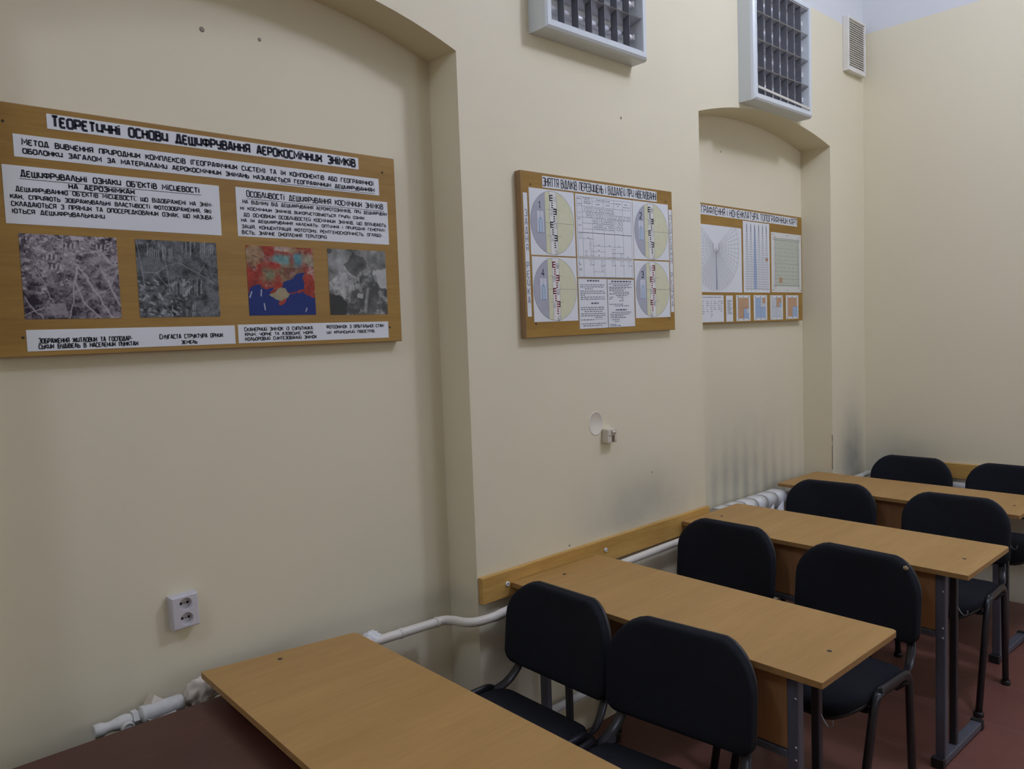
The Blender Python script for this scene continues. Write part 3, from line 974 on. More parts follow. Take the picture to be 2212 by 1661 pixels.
def photo_orbital(N=130):
    n1, n2 = fbm(N, N, 4, 6, 0.7), fbm(N, N, 8, 5, 0.7)
    g = 0.40 + 0.9 * (n1 - 0.5)
    sea = inside([(-0.1, 1.2), (-0.1, 0.62), (0.1, 0.62), (0.2, 0.70), (0.25, 0.76), (0.33, 0.77), (0.40, 0.62), (0.46, 0.50), (0.55, 0.43), (0.66, 0.35), (0.76, 0.33),
                  (0.80, 0.45), (0.86, 0.52), (0.93, 0.6), (1.1, 0.66), (1.1, 1.2)], N, N, 0.13)
    g[sea] = (0.10 + 1.8 * np.clip(n2 - 0.50, 0, 1) + 0.5 * np.clip(n1 - 0.5, 0, 1))[sea]
    dark = inside([(-0.1, 0.62), (0.22, 0.74), (0.30, 0.9), (0.2, 1.1), (-0.1, 1.1)], N, N, 0.10)
    g[dark] = 0.05
    azov = inside([(0.27, 0.25), (0.38, 0.05), (0.6, 0.08), (0.66, 0.2), (0.55, 0.32), (0.48, 0.40), (0.38, 0.38), (0.30, 0.32)], N, N, 0.13)
    g[azov] = (0.12 + 0.5 * (n1 - 0.4))[azov]
    land = inside([(0.02, 0.5), (0.2, 0.33), (0.3, 0.36), (0.42, 0.46), (0.42, 0.58), (0.33, 0.74), (0.27, 0.76), (0.2, 0.66), (0.05, 0.6)], N, N, 0.13)
    g[land] = (0.58 + 1.3 * (n2 - 0.5))[land]
    land = inside([(0.78, 0.3), (1.1, 0.28), (1.1, 0.62), (0.92, 0.58), (0.84, 0.48)], N, N, 0.13)
    g[land] = (0.72 + 0.4 * (n2 - 0.5))[land]
    draw_line(g, [(0.26, 0.27), (0.36, 0.38), (0.46, 0.43)], 0.01, 0.85)
    rot_rect(g, 0.52, 0.71, 0.10, 0.07, 0.2, 0.75, 0.8)
    draw_line(g, [(0.66, 0.6), (0.62, 0.8), (0.6, 0.95)], 0.03, 0.6, 0.6)
    k = np.hypot(*(np.mgrid[0:N, 0:N][::-1] / (N - 1) - np.array((0.03, 0.03))[:, None, None])) < 0.045
    g[k] = 0.12
    return tint(g, (0.02, 0.022, 0.018), (0.62, 0.63, 0.58))


def board(label, x0, x1, z0, z1, yb, yf, tilt=0.0):
    t = thing('information_board', label, 'board', (x0, yb, z0))
    t.rotation_euler = (0, tilt, 0)
    m = MB().box(0, x1 - x0, yf - yb, 0, 0, z1 - z0, 0.0025)
    m.mi = [0 if abs(sum(m.v[i][1] for i in f) / len(f) - (yf - yb)) < 1e-5 else 1 for f in m.f]
    m.build('panel', ['board', 'board_edge'], t)
    return t


def board_screws(t, off, yf, pts):
    for x, z in pts:
        MB().lathe([(0.0036, 0.0), (0.0033, -0.0012), (0.0015, -0.0017)], (x - off[0], yf - off[1], z - off[2]), 'y', 12).build('screw', 'screw', t)


# --- board in the near niche: interpreting aerial and space photographs
B1 = (0.405, NY1, 1.678)
t = board('wide brown wooden board with texts and four photographs in the near wall niche', 0.405, 1.633, 1.678, 2.316, NY1, 2.310)
yl = 2.310 - NY1
sheets = {}
for key, nm in (('title', 'title_strip'), ('method', 'text_strip'), ('left', 'text_sheet'), ('right', 'text_sheet'), ('capL', 'caption_strip'), ('capR', 'caption_strip')):
    sheets[key] = sheet(t, nm, R[key], yl, B1)
THICK = {'title': 0.0062, 'method': 0.0031, 'left': 0.0024, 'right': 0.0022, 'capL': 0.0025, 'capR': 0.0022}
inks = {k: Ink(yl - 0.0008 - 0.0003) for k in sheets}
inks['capL2'], inks['capR2'] = Ink(yl - 0.0008 - 0.0003), Ink(yl - 0.0008 - 0.0003)
for (key, txt, u0, u1, v, h) in LINES:
    if key not in inks:
        continue
    tk = THICK[key]
    if key in ('left', 'right') and h > 0.0150:
        tk *= 1.35
    h *= 0.95
    if key in ('capL', 'capR') and u0 > (0.78 if key == 'capL' else 1.31):
        key += '2'
    inks[key].text(txt, u0 - B1[0] + tk / 2, u1 - B1[0] - tk / 2, v - B1[2] + tk / 2, h - tk, tk, BLACK,
                   cap=txt[:4] in ('ТЕОР', 'МЕТО', 'ДЕШИ', 'ОСОБ', 'ЗОБР', 'СМУГ', 'СКАН', 'ФОТО', 'НА В', 'КРИМ'))
for key, u0, u1, v in (('left', 0.484, 0.944, 2.1285), ('left', 0.590, 0.764, 2.1085), ('right', 1.082, 1.580, 2.1305), ('method', 1.195, 1.546, 2.1875)):
    inks[key].rect(u0 - B1[0], u1 - B1[0], v - B1[2] - 0.0006, v - B1[2] + 0.0006, BLACK, 1)
for k, i in inks.items():
    i.build('lettering', sheets[k[:4] if k.startswith('cap') else k])
for key, fn, lb in (('p1', photo_settlement, 'purplish aerial photograph of a settlement'), ('p2', photo_fields, 'dark grey aerial photograph of strip fields'),
                    ('p3', photo_satellite, 'red and blue satellite photograph'), ('p4', photo_orbital, 'grey orbital photograph of a coast')):
    o = raster(t, 'photograph', R[key], yl, B1, fn())
    o['label'] = lb
board_screws(t, B1, 2.310, ((0.4577, 2.2678), (1.581, 2.2635), (0.465, 1.7281), (1.583, 1.7288)))

# --- board on the pier: reading a levelling staff
B2 = (2.096, WY, 1.670)
y2 = 2.150
t = board('smaller brown board with four staff circles and number tables on the pier', 2.096, 3.063, 1.670, 2.303, WY, y2, -0.0083)
yl = y2 - WY
YE = yl - 0.0008 - 0.0003
# the drawing coordinates were read off the slightly tilted board: undo the tilt
def untilt(r):
    dz = -0.0083 * ((r[0] + r[1]) / 2 - B2[0])
    return (r[0], r[1], r[2] + dz, r[3] + dz)


RB = {k: untilt(R[k]) for k in ('b2title', 'b2vl', 'b2vr', 's1', 's2', 's3', 's4', 'tu', 'tl', 'nl', 'nr')}
for k in RB:
    a = RB[k]
    RB[k] = (a[0] - B2[0], a[1] - B2[0], a[2] - B2[2], a[3] - B2[2])
Z3 = (0, 0, 0)
o = sheet(t, 'title_strip', RB['b2title'], yl, Z3)
i = Ink(YE)
r = RB['b2title']
i.text('ЗНЯТТЯ ВІДЛІКІВ ПЕРЕВИЩЕНЬ І ВІДДАЛЕЙ ПРИ НІВЕЛЮВАННІ', r[0] + 0.004, r[1] - 0.005, r[2] + 0.0065, 0.0315, 0.0034, BLACK, gap=0.34, space=0.95)
i.build('lettering', o)
for key, txt, top, bot in (('b2vl', 'ЗАДНЯ РЕЙКА', 0.875, 0.10), ('b2vr', 'ПЕРЕДНЯ РЕЙКА', 0.955, 0.045)):
    r = RB[key]
    o = sheet(t, 'side_strip', r, yl, Z3)
    i = Ink(YE)
    step = (r[3] - r[2]) * (top - bot) / len(txt)
    for k, ch in enumerate(txt):
        if ch != ' ':
            v = r[2] + (r[3] - r[2]) * top - step * (k + 0.88)
            i.text(ch, r[0] + 0.0055, r[1] - 0.0045, v, step * 0.74, 0.0019, NAVY)
    i.build('lettering', o)

CREAMP, GREYP, STAFF = (0.70, 0.70, 0.47), (0.44, 0.45, 0.50), (0.80, 0.80, 0.74)
RED = (0.26, 0.018, 0.035)


def staff_sheet(key, num, cu, cv, red, nums, fx0, flip):
    r = RB[key]
    o = sheet(t, 'staff_sheet', r, yl, Z3)
    i = Ink(YE)
    rr = 0.1225
    c = RED if red else BLACK
    xs = cu - rr + 2 * rr * fx0
    x1, x2, x3 = xs + 0.026, xs + 0.0455, xs + 0.066
    i.circle_strip(cu, cv, rr, cu - rr, xs, GREYP, 0)
    i.circle_strip(cu, cv, rr, xs, x1, CREAMP, 0)
    i.circle_strip(cu, cv, rr, x1, x3, STAFF, 0)
    i.circle_strip(cu, cv, rr, x3, cu + rr, CREAMP, 0)
    i.stroke([(cu + rr * math.cos(2 * PI * k / 72), cv + rr * math.sin(2 * PI * k / 72)) for k in range(72)], 0.0011, GREYL, 1, True)
    for x in (xs, x1, x3):
        q = math.sqrt(max(0, rr * rr - (x - cu) ** 2))
        i.line((x, cv - q), (x, cv + q), 0.0012, GREYL, 1)
    i.line((xs, cv), (cu + rr, cv), 0.0010, GREYL, 2)
    for dv in (0.051, -0.051):
        i.line((x1 - 0.018, cv + dv), (x3 + 0.020, cv + dv), 0.0009, GREYL, 2)
    # graduation: a decimetre E, then small marks, changing side
    cell = 0.0515
    top = cv + 0.108
    for k in range(5):
        v1 = top - k * cell
        left = (k % 2 == 0) != flip
        xa, xb = (x1 + 0.0015, x2) if left else (x2, x3 - 0.0015)
        if abs(v1 - cv) < rr * 0.99 and v1 - 0.024 > cv - rr * 0.97:
            st = xa if left else xb - 0.004
            i.rect(st, st + 0.004, v1 - 0.024, v1, c, 2)
            for q in range(3):
                i.rect(xa, xb, v1 - q * 0.0098 - 0.0046, v1 - q * 0.0098, c, 2)
            for q in range(3):
                vv = v1 - 0.0295 - q * 0.0085
                if vv > cv - rr * 0.95:
                    i.rect(xb - 0.010 if left else xa, xb if left else xa + 0.010, vv - 0.0042, vv, c, 2)
        # the reading beside the E, lettered upright in a narrow column
        if k < len(nums):
            ox = x2 + 0.003 if left else x1 + 0.003
            i.text(nums[k], ox, ox + 0.013, v1 - 0.026, 0.019, 0.0016, GREYL, 2)
    # number of the view and the little drawing of the bubble level
    i.text(num, xs - 0.034, xs - 0.020 if num != '1' else xs - 0.024, cv + 0.052, 0.026, 0.0042, NAVY, 2)
    bx0, bx1, bz0, bz1 = xs - 0.046, xs - 0.008, cv - 0.040, cv + 0.044
    i.rect(bx0, bx1, bz0, bz1, (0.66, 0.69, 0.74), 1)
    i.stroke([(bx0, bz0), (bx1, bz0), (bx1, bz1), (bx0, bz1)], 0.0010, GREYL, 2, True)
    mx = (bx0 + bx1) / 2
    for w_, c2, ly in ((0.0105, (0.42, 0.56, 0.68), 3), (0.0055, (0.56, 0.68, 0.78), 4)):
        P = [(mx - w_, bz0), (mx + w_, bz0), (mx + w_, cv + 0.006)]
        P += [(mx + w_ * math.cos(a), cv + 0.006 + 1.2 * w_ * math.sin(a)) for a in np.linspace(0.2, PI - 0.2, 8)]
        P += [(mx - w_, cv + 0.006)]
        i.poly(P, c2, ly)
        i.stroke(P, 0.0009, (0.20, 0.30, 0.42), ly + 1, True)
    i.line((mx, bz0), (mx, bz1), 0.0008, GREYL, 6)
    i.build('staff_diagram', o)


staff_sheet('s1', '1', 2.2635 - B2[0], 2.1155 - 0.0014 - B2[2], False, ['11', '12', '13', '14', '15'], 0.33, False)
staff_sheet('s4', '4', 2.2655 - B2[0], 1.8575 - 0.0014 - B2[2], True, ['58', '59', '60', '61', '62'], 0.33, False)
staff_sheet('s2', '2', 2.9000 - B2[0], 2.1200 - 0.0067 - B2[2], False, ['09', '10', '11', '12', '13'], 0.30, False)
staff_sheet('s3', '3', 2.8990 - B2[0], 1.8630 - 0.0067 - B2[2], True, ['57', '58', '59', '60', '61'], 0.31, True)

# the upper number table
r = RB['tu']
o = sheet(t, 'table_sheet', r, yl, Z3)
i = Ink(YE)
fu = lambda x: r[0] + (r[1] - r[0]) * x
fv = lambda y: r[3] - (r[3] - r[2]) * y
CX = [0.02, 0.105, 0.275, 0.47, 0.655, 0.81, 0.97]
for x in CX:
    i.line((fu(x), fv(0.04)), (fu(x), fv(0.985)), 0.0011, GREYL)
for a, b, y in ((0, 6, 0.04), (0, 6, 0.185), (2, 4, 0.095), (1, 4, 0.275), (0, 6, 0.365), (1, 4, 0.455), (1, 4, 0.545), (0, 6, 0.605),
                (1, 2, 0.70), (2, 5, 0.81), (2, 3, 0.90), (4, 5, 0.915), (0, 6, 0.985)):
    i.line((fu(CX[a]), fv(y)), (fu(CX[b]), fv(y)), 0.0018 if y == 0.605 else 0.0009, GREYL if y != 0.605 else BLACK)
DG = (0.10, 0.105, 0.13)
for x0, x1, y, tx in ((0.135, 0.255, 0.265, '100'), (0.175, 0.255, 0.355, '95'), (0.295, 0.45, 0.265, '1230'), (0.295, 0.45, 0.355, '1330'),
                      (0.295, 0.45, 0.445, '6015'), (0.295, 0.45, 0.535, '4685'), (0.485, 0.64, 0.265, '1005'), (0.485, 0.64, 0.355, '1100'),
                      (0.485, 0.64, 0.445, '6885'), (0.485, 0.64, 0.535, '4785'), (0.672, 0.795, 0.355, '230'), (0.672, 0.795, 0.445, '130'),
                      (0.672, 0.795, 0.535, '100'), (0.825, 0.95, 0.355, '230')):
    i.text(tx, fu(x0), fu(x1), fv(y), (r[3] - r[2]) * 0.062, 0.0013, DG, 1, 0.45)
for x, y in ((0.04, 0.70), (0.205, 0.77), (0.205, 0.87), (0.13, 0.97), (0.22, 0.97), (0.60, 0.92), (0.60, 0.99), (0.745, 0.985)):
    i.text('Σ', fu(x), fu(x + 0.05), fv(y), (r[3] - r[2]) * 0.072, 0.0011, DG)
for x0, x1, y in ((0.03, 0.09, 0.08), (0.03, 0.10, 0.16), (0.13, 0.25, 0.062), (0.15, 0.24, 0.09), (0.14, 0.25, 0.12), (0.14, 0.25, 0.145), (0.35, 0.60, 0.075), (0.34, 0.41, 0.145),
                  (0.52, 0.60, 0.145), (0.67, 0.79, 0.10), (0.72, 0.74, 0.14), (0.85, 0.91, 0.10), (0.83, 0.94, 0.145), (0.05, 0.08, 0.30), (0.04, 0.08, 0.40), (0.04, 0.08, 0.50),
                  (0.36, 0.38, 0.80), (0.55, 0.57, 0.80), (0.72, 0.74, 0.80), (0.36, 0.38, 0.885), (0.36, 0.38, 0.97), (0.18, 0.20, 0.69), (0.88, 0.90, 0.975)):
    i.scribble(fu(x0), fu(x1), fv(y), 0.0032, (0.24, 0.25, 0.28), 1, 0.012)
i.build('number_table', o)
r = RB['tl']
o = sheet(t, 'table_sheet', r, yl, Z3)
i = Ink(YE)
for x in CX:
    i.line((fu(x), fv(0.05)), (fu(x), fv(0.98)), 0.0011, GREYL)
i.line((fu(0.02), fv(0.05)), (fu(0.97), fv(0.05)), 0.0012, GREYL)
i.line((fu(0.02), fv(0.98)), (fu(0.97), fv(0.98)), 0.0016, BLACK)
i.line((fu(CX[2]), fv(0.69)), (fu(CX[3]), fv(0.69)), 0.0009, GREYL)
for x in (0.205, 0.40, 0.59, 0.745, 0.89):
    i.text('Σ', fu(x), fu(x + 0.05), fv(0.36), (r[3] - r[2]) * 0.24, 0.0011, DG)
    i.scribble(fu(x + 0.06), fu(x + 0.075), fv(0.36), 0.003, DG, 1)
i.text('Σ', fu(0.40), fu(0.45), fv(0.65), (r[3] - r[2]) * 0.24, 0.0011, DG)
i.text('L', fu(0.035), fu(0.065), fv(0.34), (r[3] - r[2]) * 0.15, 0.0018, BLACK)
i.text('n', fu(0.04), fu(0.07), fv(0.66), (r[3] - r[2]) * 0.17, 0.0016, BLACK)
i.build('number_table', o)
SM = (0.17, 0.18, 0.22)
for key, rows in (('nl', ((0.30, 0.72, 0.05, 1), (0.06, 0.90, 0.125, 0), (0.06, 0.86, 0.165, 0), (0.22, 0.50, 0.205, 0), (0.06, 0.88, 0.25, 0), (0.06, 0.94, 0.29, 0), (0.06, 0.24, 0.33, 0),
                          (0.06, 0.92, 0.37, 0), (0.06, 0.92, 0.41, 0), (0.42, 0.68, 0.50, 1), (0.06, 0.88, 0.575, 0), (0.06, 0.90, 0.615, 0), (0.18, 0.80, 0.655, 0),
                          (0.06, 0.90, 0.70, 0), (0.06, 0.90, 0.74, 0), (0.55, 0.80, 0.775, 0), (0.06, 0.50, 0.82, 0), (0.52, 0.84, 0.815, 2), (0.06, 0.92, 0.90, 0), (0.12, 0.78, 0.94, 0))),
                  ('nr', ((0.14, 0.88, 0.055, 1), (0.06, 0.90, 0.10, 0), (0.22, 0.78, 0.135, 0), (0.06, 0.90, 0.17, 0), (0.06, 0.66, 0.20, 0), (0.06, 0.62, 0.235, 0), (0.20, 0.82, 0.27, 0),
                          (0.06, 0.80, 0.305, 0), (0.30, 0.72, 0.34, 0), (0.06, 0.20, 0.375, 0), (0.36, 0.60, 0.375, 0), (0.06, 0.14, 0.41, 0), (0.5, 0.6, 0.41, 0), (0.42, 0.58, 0.45, 0),
                          (0.06, 0.58, 0.52, 0), (0.24, 0.78, 0.555, 0), (0.28, 0.72, 0.645, 1), (0.14, 0.86, 0.69, 0), (0.08, 0.80, 0.73, 0), (0.08, 0.54, 0.765, 0), (0.08, 0.66, 0.80, 0),
                          (0.14, 0.42, 0.84, 0), (0.22, 0.40, 0.88, 0), (0.06, 0.28, 0.935, 0), (0.06, 0.44, 0.965, 0)))):
    r = RB[key]
    o = sheet(t, 'note_sheet', r, yl, Z3)
    i = Ink(YE)
    i.stroke([(r[0] + 0.001, r[2] + 0.001), (r[1] - 0.001, r[2] + 0.001), (r[1] - 0.001, r[3] - 0.001), (r[0] + 0.001, r[3] - 0.001)], 0.0009, GREYL, 1, True)
    for x0, x1, y, k in rows:
        if k == 2:
            i.line((fu(x0), fv(y)), (fu(x1), fv(y)), 0.0008, SM)
        else:
            i.scribble(fu(x0), fu(x1), fv(y) - 0.0016, 0.0062 if k == 1 else 0.0032, SM if k == 0 else (0.12, 0.13, 0.18), 1, 0.014)
    i.build('small_print', o)
board_screws(t, B2, y2, ((2.148, 2.2537), (3.0135, 2.2605 - 0.0075), (2.150, 1.7234), (3.0148, 1.7324 - 0.0075)))

# --- board in the far niche: sheet numbering of topographic maps
B3 = (3.432, NY2, 1.700)
y3 = 2.338
t = board('brown board with map grids and fan diagram in the far niche', 3.432, 4.686, 1.700, 2.334, NY2, y3)
yl = y3 - NY2
YE = yl - 0.0008 - 0.0003
loc = lambda k: (R[k][0] - B3[0], R[k][1] - B3[0], R[k][2] - B3[2], R[k][3] - B3[2])
r = (3.452 - B3[0], R['b3title'][1] - B3[0], R['b3title'][2] - B3[2], R['b3title'][3] - B3[2])
o = sheet(t, 'title_strip', r, yl, Z3)
i = Ink(YE)
i.text('ГРАФЛЕННЯ І НОМЕНКЛАТУРА ТОПОГРАФІЧНИХ КАРТ', 3.5842 - B3[0], 4.6194 - B3[0], r[2] + 0.0075, 0.036, 0.0046, BLACK, gap=0.34, space=0.8)
i.text('РОЗ', 3.498 - B3[0], 3.572 - B3[0], r[2] + 0.0075, 0.036, 0.0046, BLACK)
i.build('lettering', o)
# fan of meridians
r = (3.458 - B3[0],) + loc('fan')[1:]
o = sheet(t, 'fan_sheet', r, yl, Z3)
i = Ink(YE)
cu, cv = 3.717 - B3[0], 2.108 - B3[2]
FG = (0.17, 0.175, 0.20)
A0, A1 = math.radians(-215), math.radians(35)
for k in range(37):
    a = A0 + (A1 - A0) * k / 36
    ra_ = 0.235
    i.line((cu + 0.022 * math.cos(a), cv + 0.022 * math.sin(a)), (cu + ra_ * math.cos(a), cv + ra_ * math.sin(a)), 0.0009, FG)
B0, B1_ = math.radians(-140), math.radians(-40)
for k in range(1, 23):
    rr = 0.0105 * k
    full = k % 3 == 0 or k > 20
    a0, a1 = (A0, A1) if full else (B0, B1_)
    n = 36
    i.stroke([(cu + rr * math.cos(a0 + (a1 - a0) * q / n), cv + rr * math.sin(a0 + (a1 - a0) * q / n)) for q in range(n + 1)], 0.0008, FG, 1)
i.poly([(cu - 0.002, cv), (cu + 0.002, cv), (cu + 0.012, cv - 0.226), (cu - 0.008, cv - 0.226)], (0.42, 0.45, 0.53), 0)
i.build('fan_diagram', o)
# gores of the globe
r = loc('gore')
o = sheet(t, 'gore_sheet', r, yl, Z3)
i = Ink(YE)
fu = lambda x: r[0] + (r[1] - r[0]) * x
fv = lambda y: r[3] - (r[3] - r[2]) * y
for k in range(6):
    c = 0.135 + k * 0.149
    wd = lambda q: 0.058 * min(1.0, 0.05 + 1.15 * q ** 0.6)
    vv = [0.04 + 0.91 * q / 26 for q in range(27)]
    if k == 2:
        for q in range(26):
            i.poly([(fu(c - wd(q / 26) - 0.004), fv(vv[q])), (fu(c + wd(q / 26) + 0.004), fv(vv[q])), (fu(c + wd((q + 1) / 26) + 0.004), fv(vv[q + 1])), (fu(c - wd((q + 1) / 26) - 0.004), fv(vv[q + 1]))], (0.44, 0.55, 0.70), 0)
    for q in range(1, 27):
        w_ = wd(q / 26)
        i.line((fu(c - w_), fv(vv[q])), (fu(c + w_), fv(vv[q])), 0.0013, (0.12, 0.13, 0.17))
    for s_ in (-1, 0, 1):
        i.stroke([(fu(c + s_ * wd(q / 26)), fv(vv[q])) for q in range(27)], 0.0011 if s_ else 0.0013, (0.12, 0.13, 0.17), 1)
    i.line((fu(c), fv(0.03)), (fu(c), fv(0.14)), 0.0026, BLACK)
i.rect(fu(0.135 + 5 * 0.149 - 0.055), fu(0.135 + 5 * 0.149 + 0.055), fv(0.545), fv(0.50), (0.50, 0.30, 0.18), 2)
i.line((fu(0.06), fv(0.95)), (fu(0.97), fv(0.95)), 0.0016, BLACK)
for k in range(6):
    i.scribble(fu(0.12 + k * 0.149), fu(0.15 + k * 0.149), fv(0.975), 0.0028, FG)
i.build('gore_diagram', o)
# green map sheet
r = loc('map')
o = sheet(t, 'map_sheet', r, yl, Z3, plain('pale_map_paper', (0.72, 0.72, 0.65), 0.6, var=0.03, scale=5))
i = Ink(YE)
i.rect(fu(0.13), fu(0.90), fv(0.90), fv(0.10), (0.55, 0.59, 0.46), 0)
for x in (0.10, 0.13, 0.88, 0.91):
    i.line((fu(x), fv(0.05)), (fu(x), fv(0.94)), 0.0020, FG)
for y in (0.095, 0.125, 0.885):
    i.line((fu(0.04), fv(y)), (fu(0.96), fv(y)), 0.0020, FG)
for k in range(1, 6):
    y = 0.13 + 0.77 * k / 6
    i.line((fu(0.10), fv(y)), (fu(0.93), fv(y)), 0.0013, (0.22, 0.23, 0.20), 1)
    for q in range(6):
        i.scribble(fu(0.18 + q * 0.125), fu(0.215 + q * 0.125), fv(y - 0.06), 0.003, FG, 1, 0.01)
for k in range(12):
    i.line((fu(0.13), fv(0.16 + k * 0.062)), (fu(0.90), fv(0.16 + k * 0.062)), 0.0008, (0.32, 0.34, 0.28), 1)
i.rect(fu(0.24), fu(0.35), fv(0.84), fv(0.75), (0.52, 0.34, 0.20), 2)
for x in (0.02, 0.5, 0.94):
    for y in (0.04, 0.97):
        i.scribble(fu(x), fu(x + 0.05), fv(y), 0.004, FG)
i.build('map_grid', o)
# small tables and small maps of the bottom row
r = (3.458 - B3[0],) + loc('tab3')[1:]
o = sheet(t, 'table_sheet', r, yl, Z3)
i = Ink(YE)
i.scribble(fu(0.10), fu(0.92), fv(0.09), 0.0035, SM)
for x in (0.12, 0.24, 0.36, 0.48, 0.60, 0.70, 0.82, 0.90):
    for k in range(random.randint(5, 9)):
        i.scribble(fu(x), fu(x + random.uniform(0.03, 0.08)), fv(0.24 + 0.075 * k), 0.003, FG, 1, 0.009)
i.build('small_print', o)
r = loc('txt3')
o = sheet(t, 'note_sheet', r, yl, Z3)
i = Ink(YE)
for k in range(14):
    i.scribble(fu(0.2), fu(random.uniform(0.6, 0.9)), fv(0.20 + 0.04 * k), 0.003, FG, 1, 0.012)
i.build('small_print', o)
OR, BL, WH = (0.56, 0.36, 0.21), (0.38, 0.50, 0.66), (0.60, 0.64, 0.66)
for key, parts in (('m1', ((0.12, 0.88, 0.10, 0.90, OR), (0.52, 0.88, 0.52, 0.90, BL), (0.72, 0.88, 0.52, 0.70, WH))),
                   ('m2', ((0.12, 0.88, 0.10, 0.90, BL), (0.5, 0.88, 0.10, 0.48, WH), (0.66, 0.88, 0.10, 0.32, OR))),
                   ('m3', ((0.12, 0.88, 0.10, 0.90, WH), (0.48, 0.88, 0.10, 0.48, OR), (0.70, 0.88, 0.30, 0.48, BL))),
                   ('m4', ((0.12, 0.88, 0.10, 0.90, OR), (0.52, 0.92, 0.48, 0.90, BL)))):
    r = loc(key)
    o = sheet(t, 'small_map', r, yl, Z3)
    i = Ink(YE)
    for n, (x0, x1, y0, y1, c) in enumerate(parts):
        i.rect(fu(x0), fu(x1), fv(y1), fv(y0), c, n)
        i.stroke([(fu(x0), fv(y1)), (fu(x1), fv(y1)), (fu(x1), fv(y0)), (fu(x0), fv(y0))], 0.0008, FG, 3, True)
    if key != 'm4':
        i.line((fu(0.5), fv(0.10)), (fu(0.5), fv(0.90)), 0.0008, FG, 4)
        i.line((fu(0.12), fv(0.48)), (fu(0.88), fv(0.48)), 0.0008, FG, 4)
    for x in (0.06, 0.45, 0.85):
        for y in (0.07, 0.96):
            i.scribble(fu(x), fu(x + 0.1), fv(y), 0.004, FG, 4)
    i.build('map_print', o)
board_screws(t, B3, y3, ((4.630, 2.2892), (4.6389, 1.754)))


# ------------------------------------------------------------------ louvred lamps on the wall
def wall_lamp(label, x0, x1, z0, h=0.62, loose=False):
    w, yb, yf = x1 - x0, 0.0, -0.090
    t = thing('louvre_lamp', label, 'lamp', (x0, WY, z0), group=None)
    # frame: four bullnosed bars mitred at the corners
    prof = [(0.0, yb), (0.0, yf + 0.020), (0.004, yf + 0.007), (0.013, yf), (0.032, yf), (0.034, yf + 0.006), (0.034, yb)]
    m = MB()
    for (a, b, dx, dz) in (((0, 0), (w, 0), 0, 1), ((w, 0), (w, h), -1, 0), ((w, h), (0, h), 0, -1), ((0, h), (0, 0), 1, 0)):
        n = len(prof)
        A, B_ = [], []
        for q, y in prof:
            ex = (1 if a[0] == 0 else -1) * q
            ez = (1 if a[1] == 0 else -1) * q
            fx = (1 if b[0] == 0 else -1) * q
            fz = (1 if b[1] == 0 else -1) * q
            A.append((a[0] + ex, y, a[1] + ez))
            B_.append((b[0] + fx, y, b[1] + fz))
        m.add(A + B_, [(k, (k + 1) % n, n + (k + 1) % n, n + k) for k in range(n)])
    m.build('frame', 'white', t)
    MB().box(0.03, w - 0.03, yb - 0.012, yb - 0.002, 0.03, h - 0.03).build('back_reflector', 'alu', t)
    pitch = (h - 0.068) / 4
    for k in range(4):
        zc = 0.034 + pitch * (k + 0.5)
        o = MB().tube([(0.075, yb - 0.034, zc), (w - 0.075, yb - 0.034, zc)], 0.013, n=16).build('fluorescent_tube', 'tube', t)
        for xx, x2, x3 in ((0.045, 0.034, 0.047), (w - 0.075, w - 0.047, w - 0.034)):
            m = MB().tube([(xx, yb - 0.034, zc), (xx + 0.03, yb - 0.034, zc)], 0.0135, n=16)
            m.box(x2, x3, yb - 0.05, yb - 0.01, zc - 0.012, zc + 0.012)
            m.build('tube_holder', 'alu', o)
    for k in range(5):
        zc = 0.034 + pitch * k
        wd = 0.020 if 0 < k < 4 else 0.012
        P = [(yb - 0.014, zc - wd), (yf + 0.010, zc - 0.0025), (yf + 0.006, zc), (yf + 0.010, zc + 0.0025), (yb - 0.014, zc + wd)]
        if k == 0:
            P = [(yb - 0.014, zc), (yf + 0.006, zc), (yf + 0.006, zc + 0.004), (yb - 0.014, zc + wd)]
        if k == 4:
            P = [(yb - 0.014, zc), (yf + 0.006, zc), (yf + 0.006, zc - 0.004), (yb - 0.014, zc - wd)]
        MB().prism(P, 'x', 0.036, w - 0.036).build('reflector_blade', 'alu_mid', t)
    nb = 6
    for k in range(1, nb + 1):
        xc = 0.034 + (w - 0.068) * k / (nb + 1)
        MB().box(xc - 0.0012, xc + 0.0012, yf + 0.009, yf + 0.043, 0.036, h - 0.036).build('cross_blade', 'alu_dark', t)
    if loose:
        P = [(0.036, 0.062), (w - 0.036, 0.040), (w - 0.036, 0.052), (0.036, 0.074)]
        MB().prism(P, 'y', yf - 0.001, yf + 0.004).build('louvre_edge_strip', 'vent_in', t)
    return t


wall_lamp('white louvred fluorescent lamp on the wall above the smaller pier board', 2.195, 2.825, 2.832)
wall_lamp('white louvred fluorescent lamp on the wall above the far arched niche', 3.705, 4.335, 2.826, loose=True)

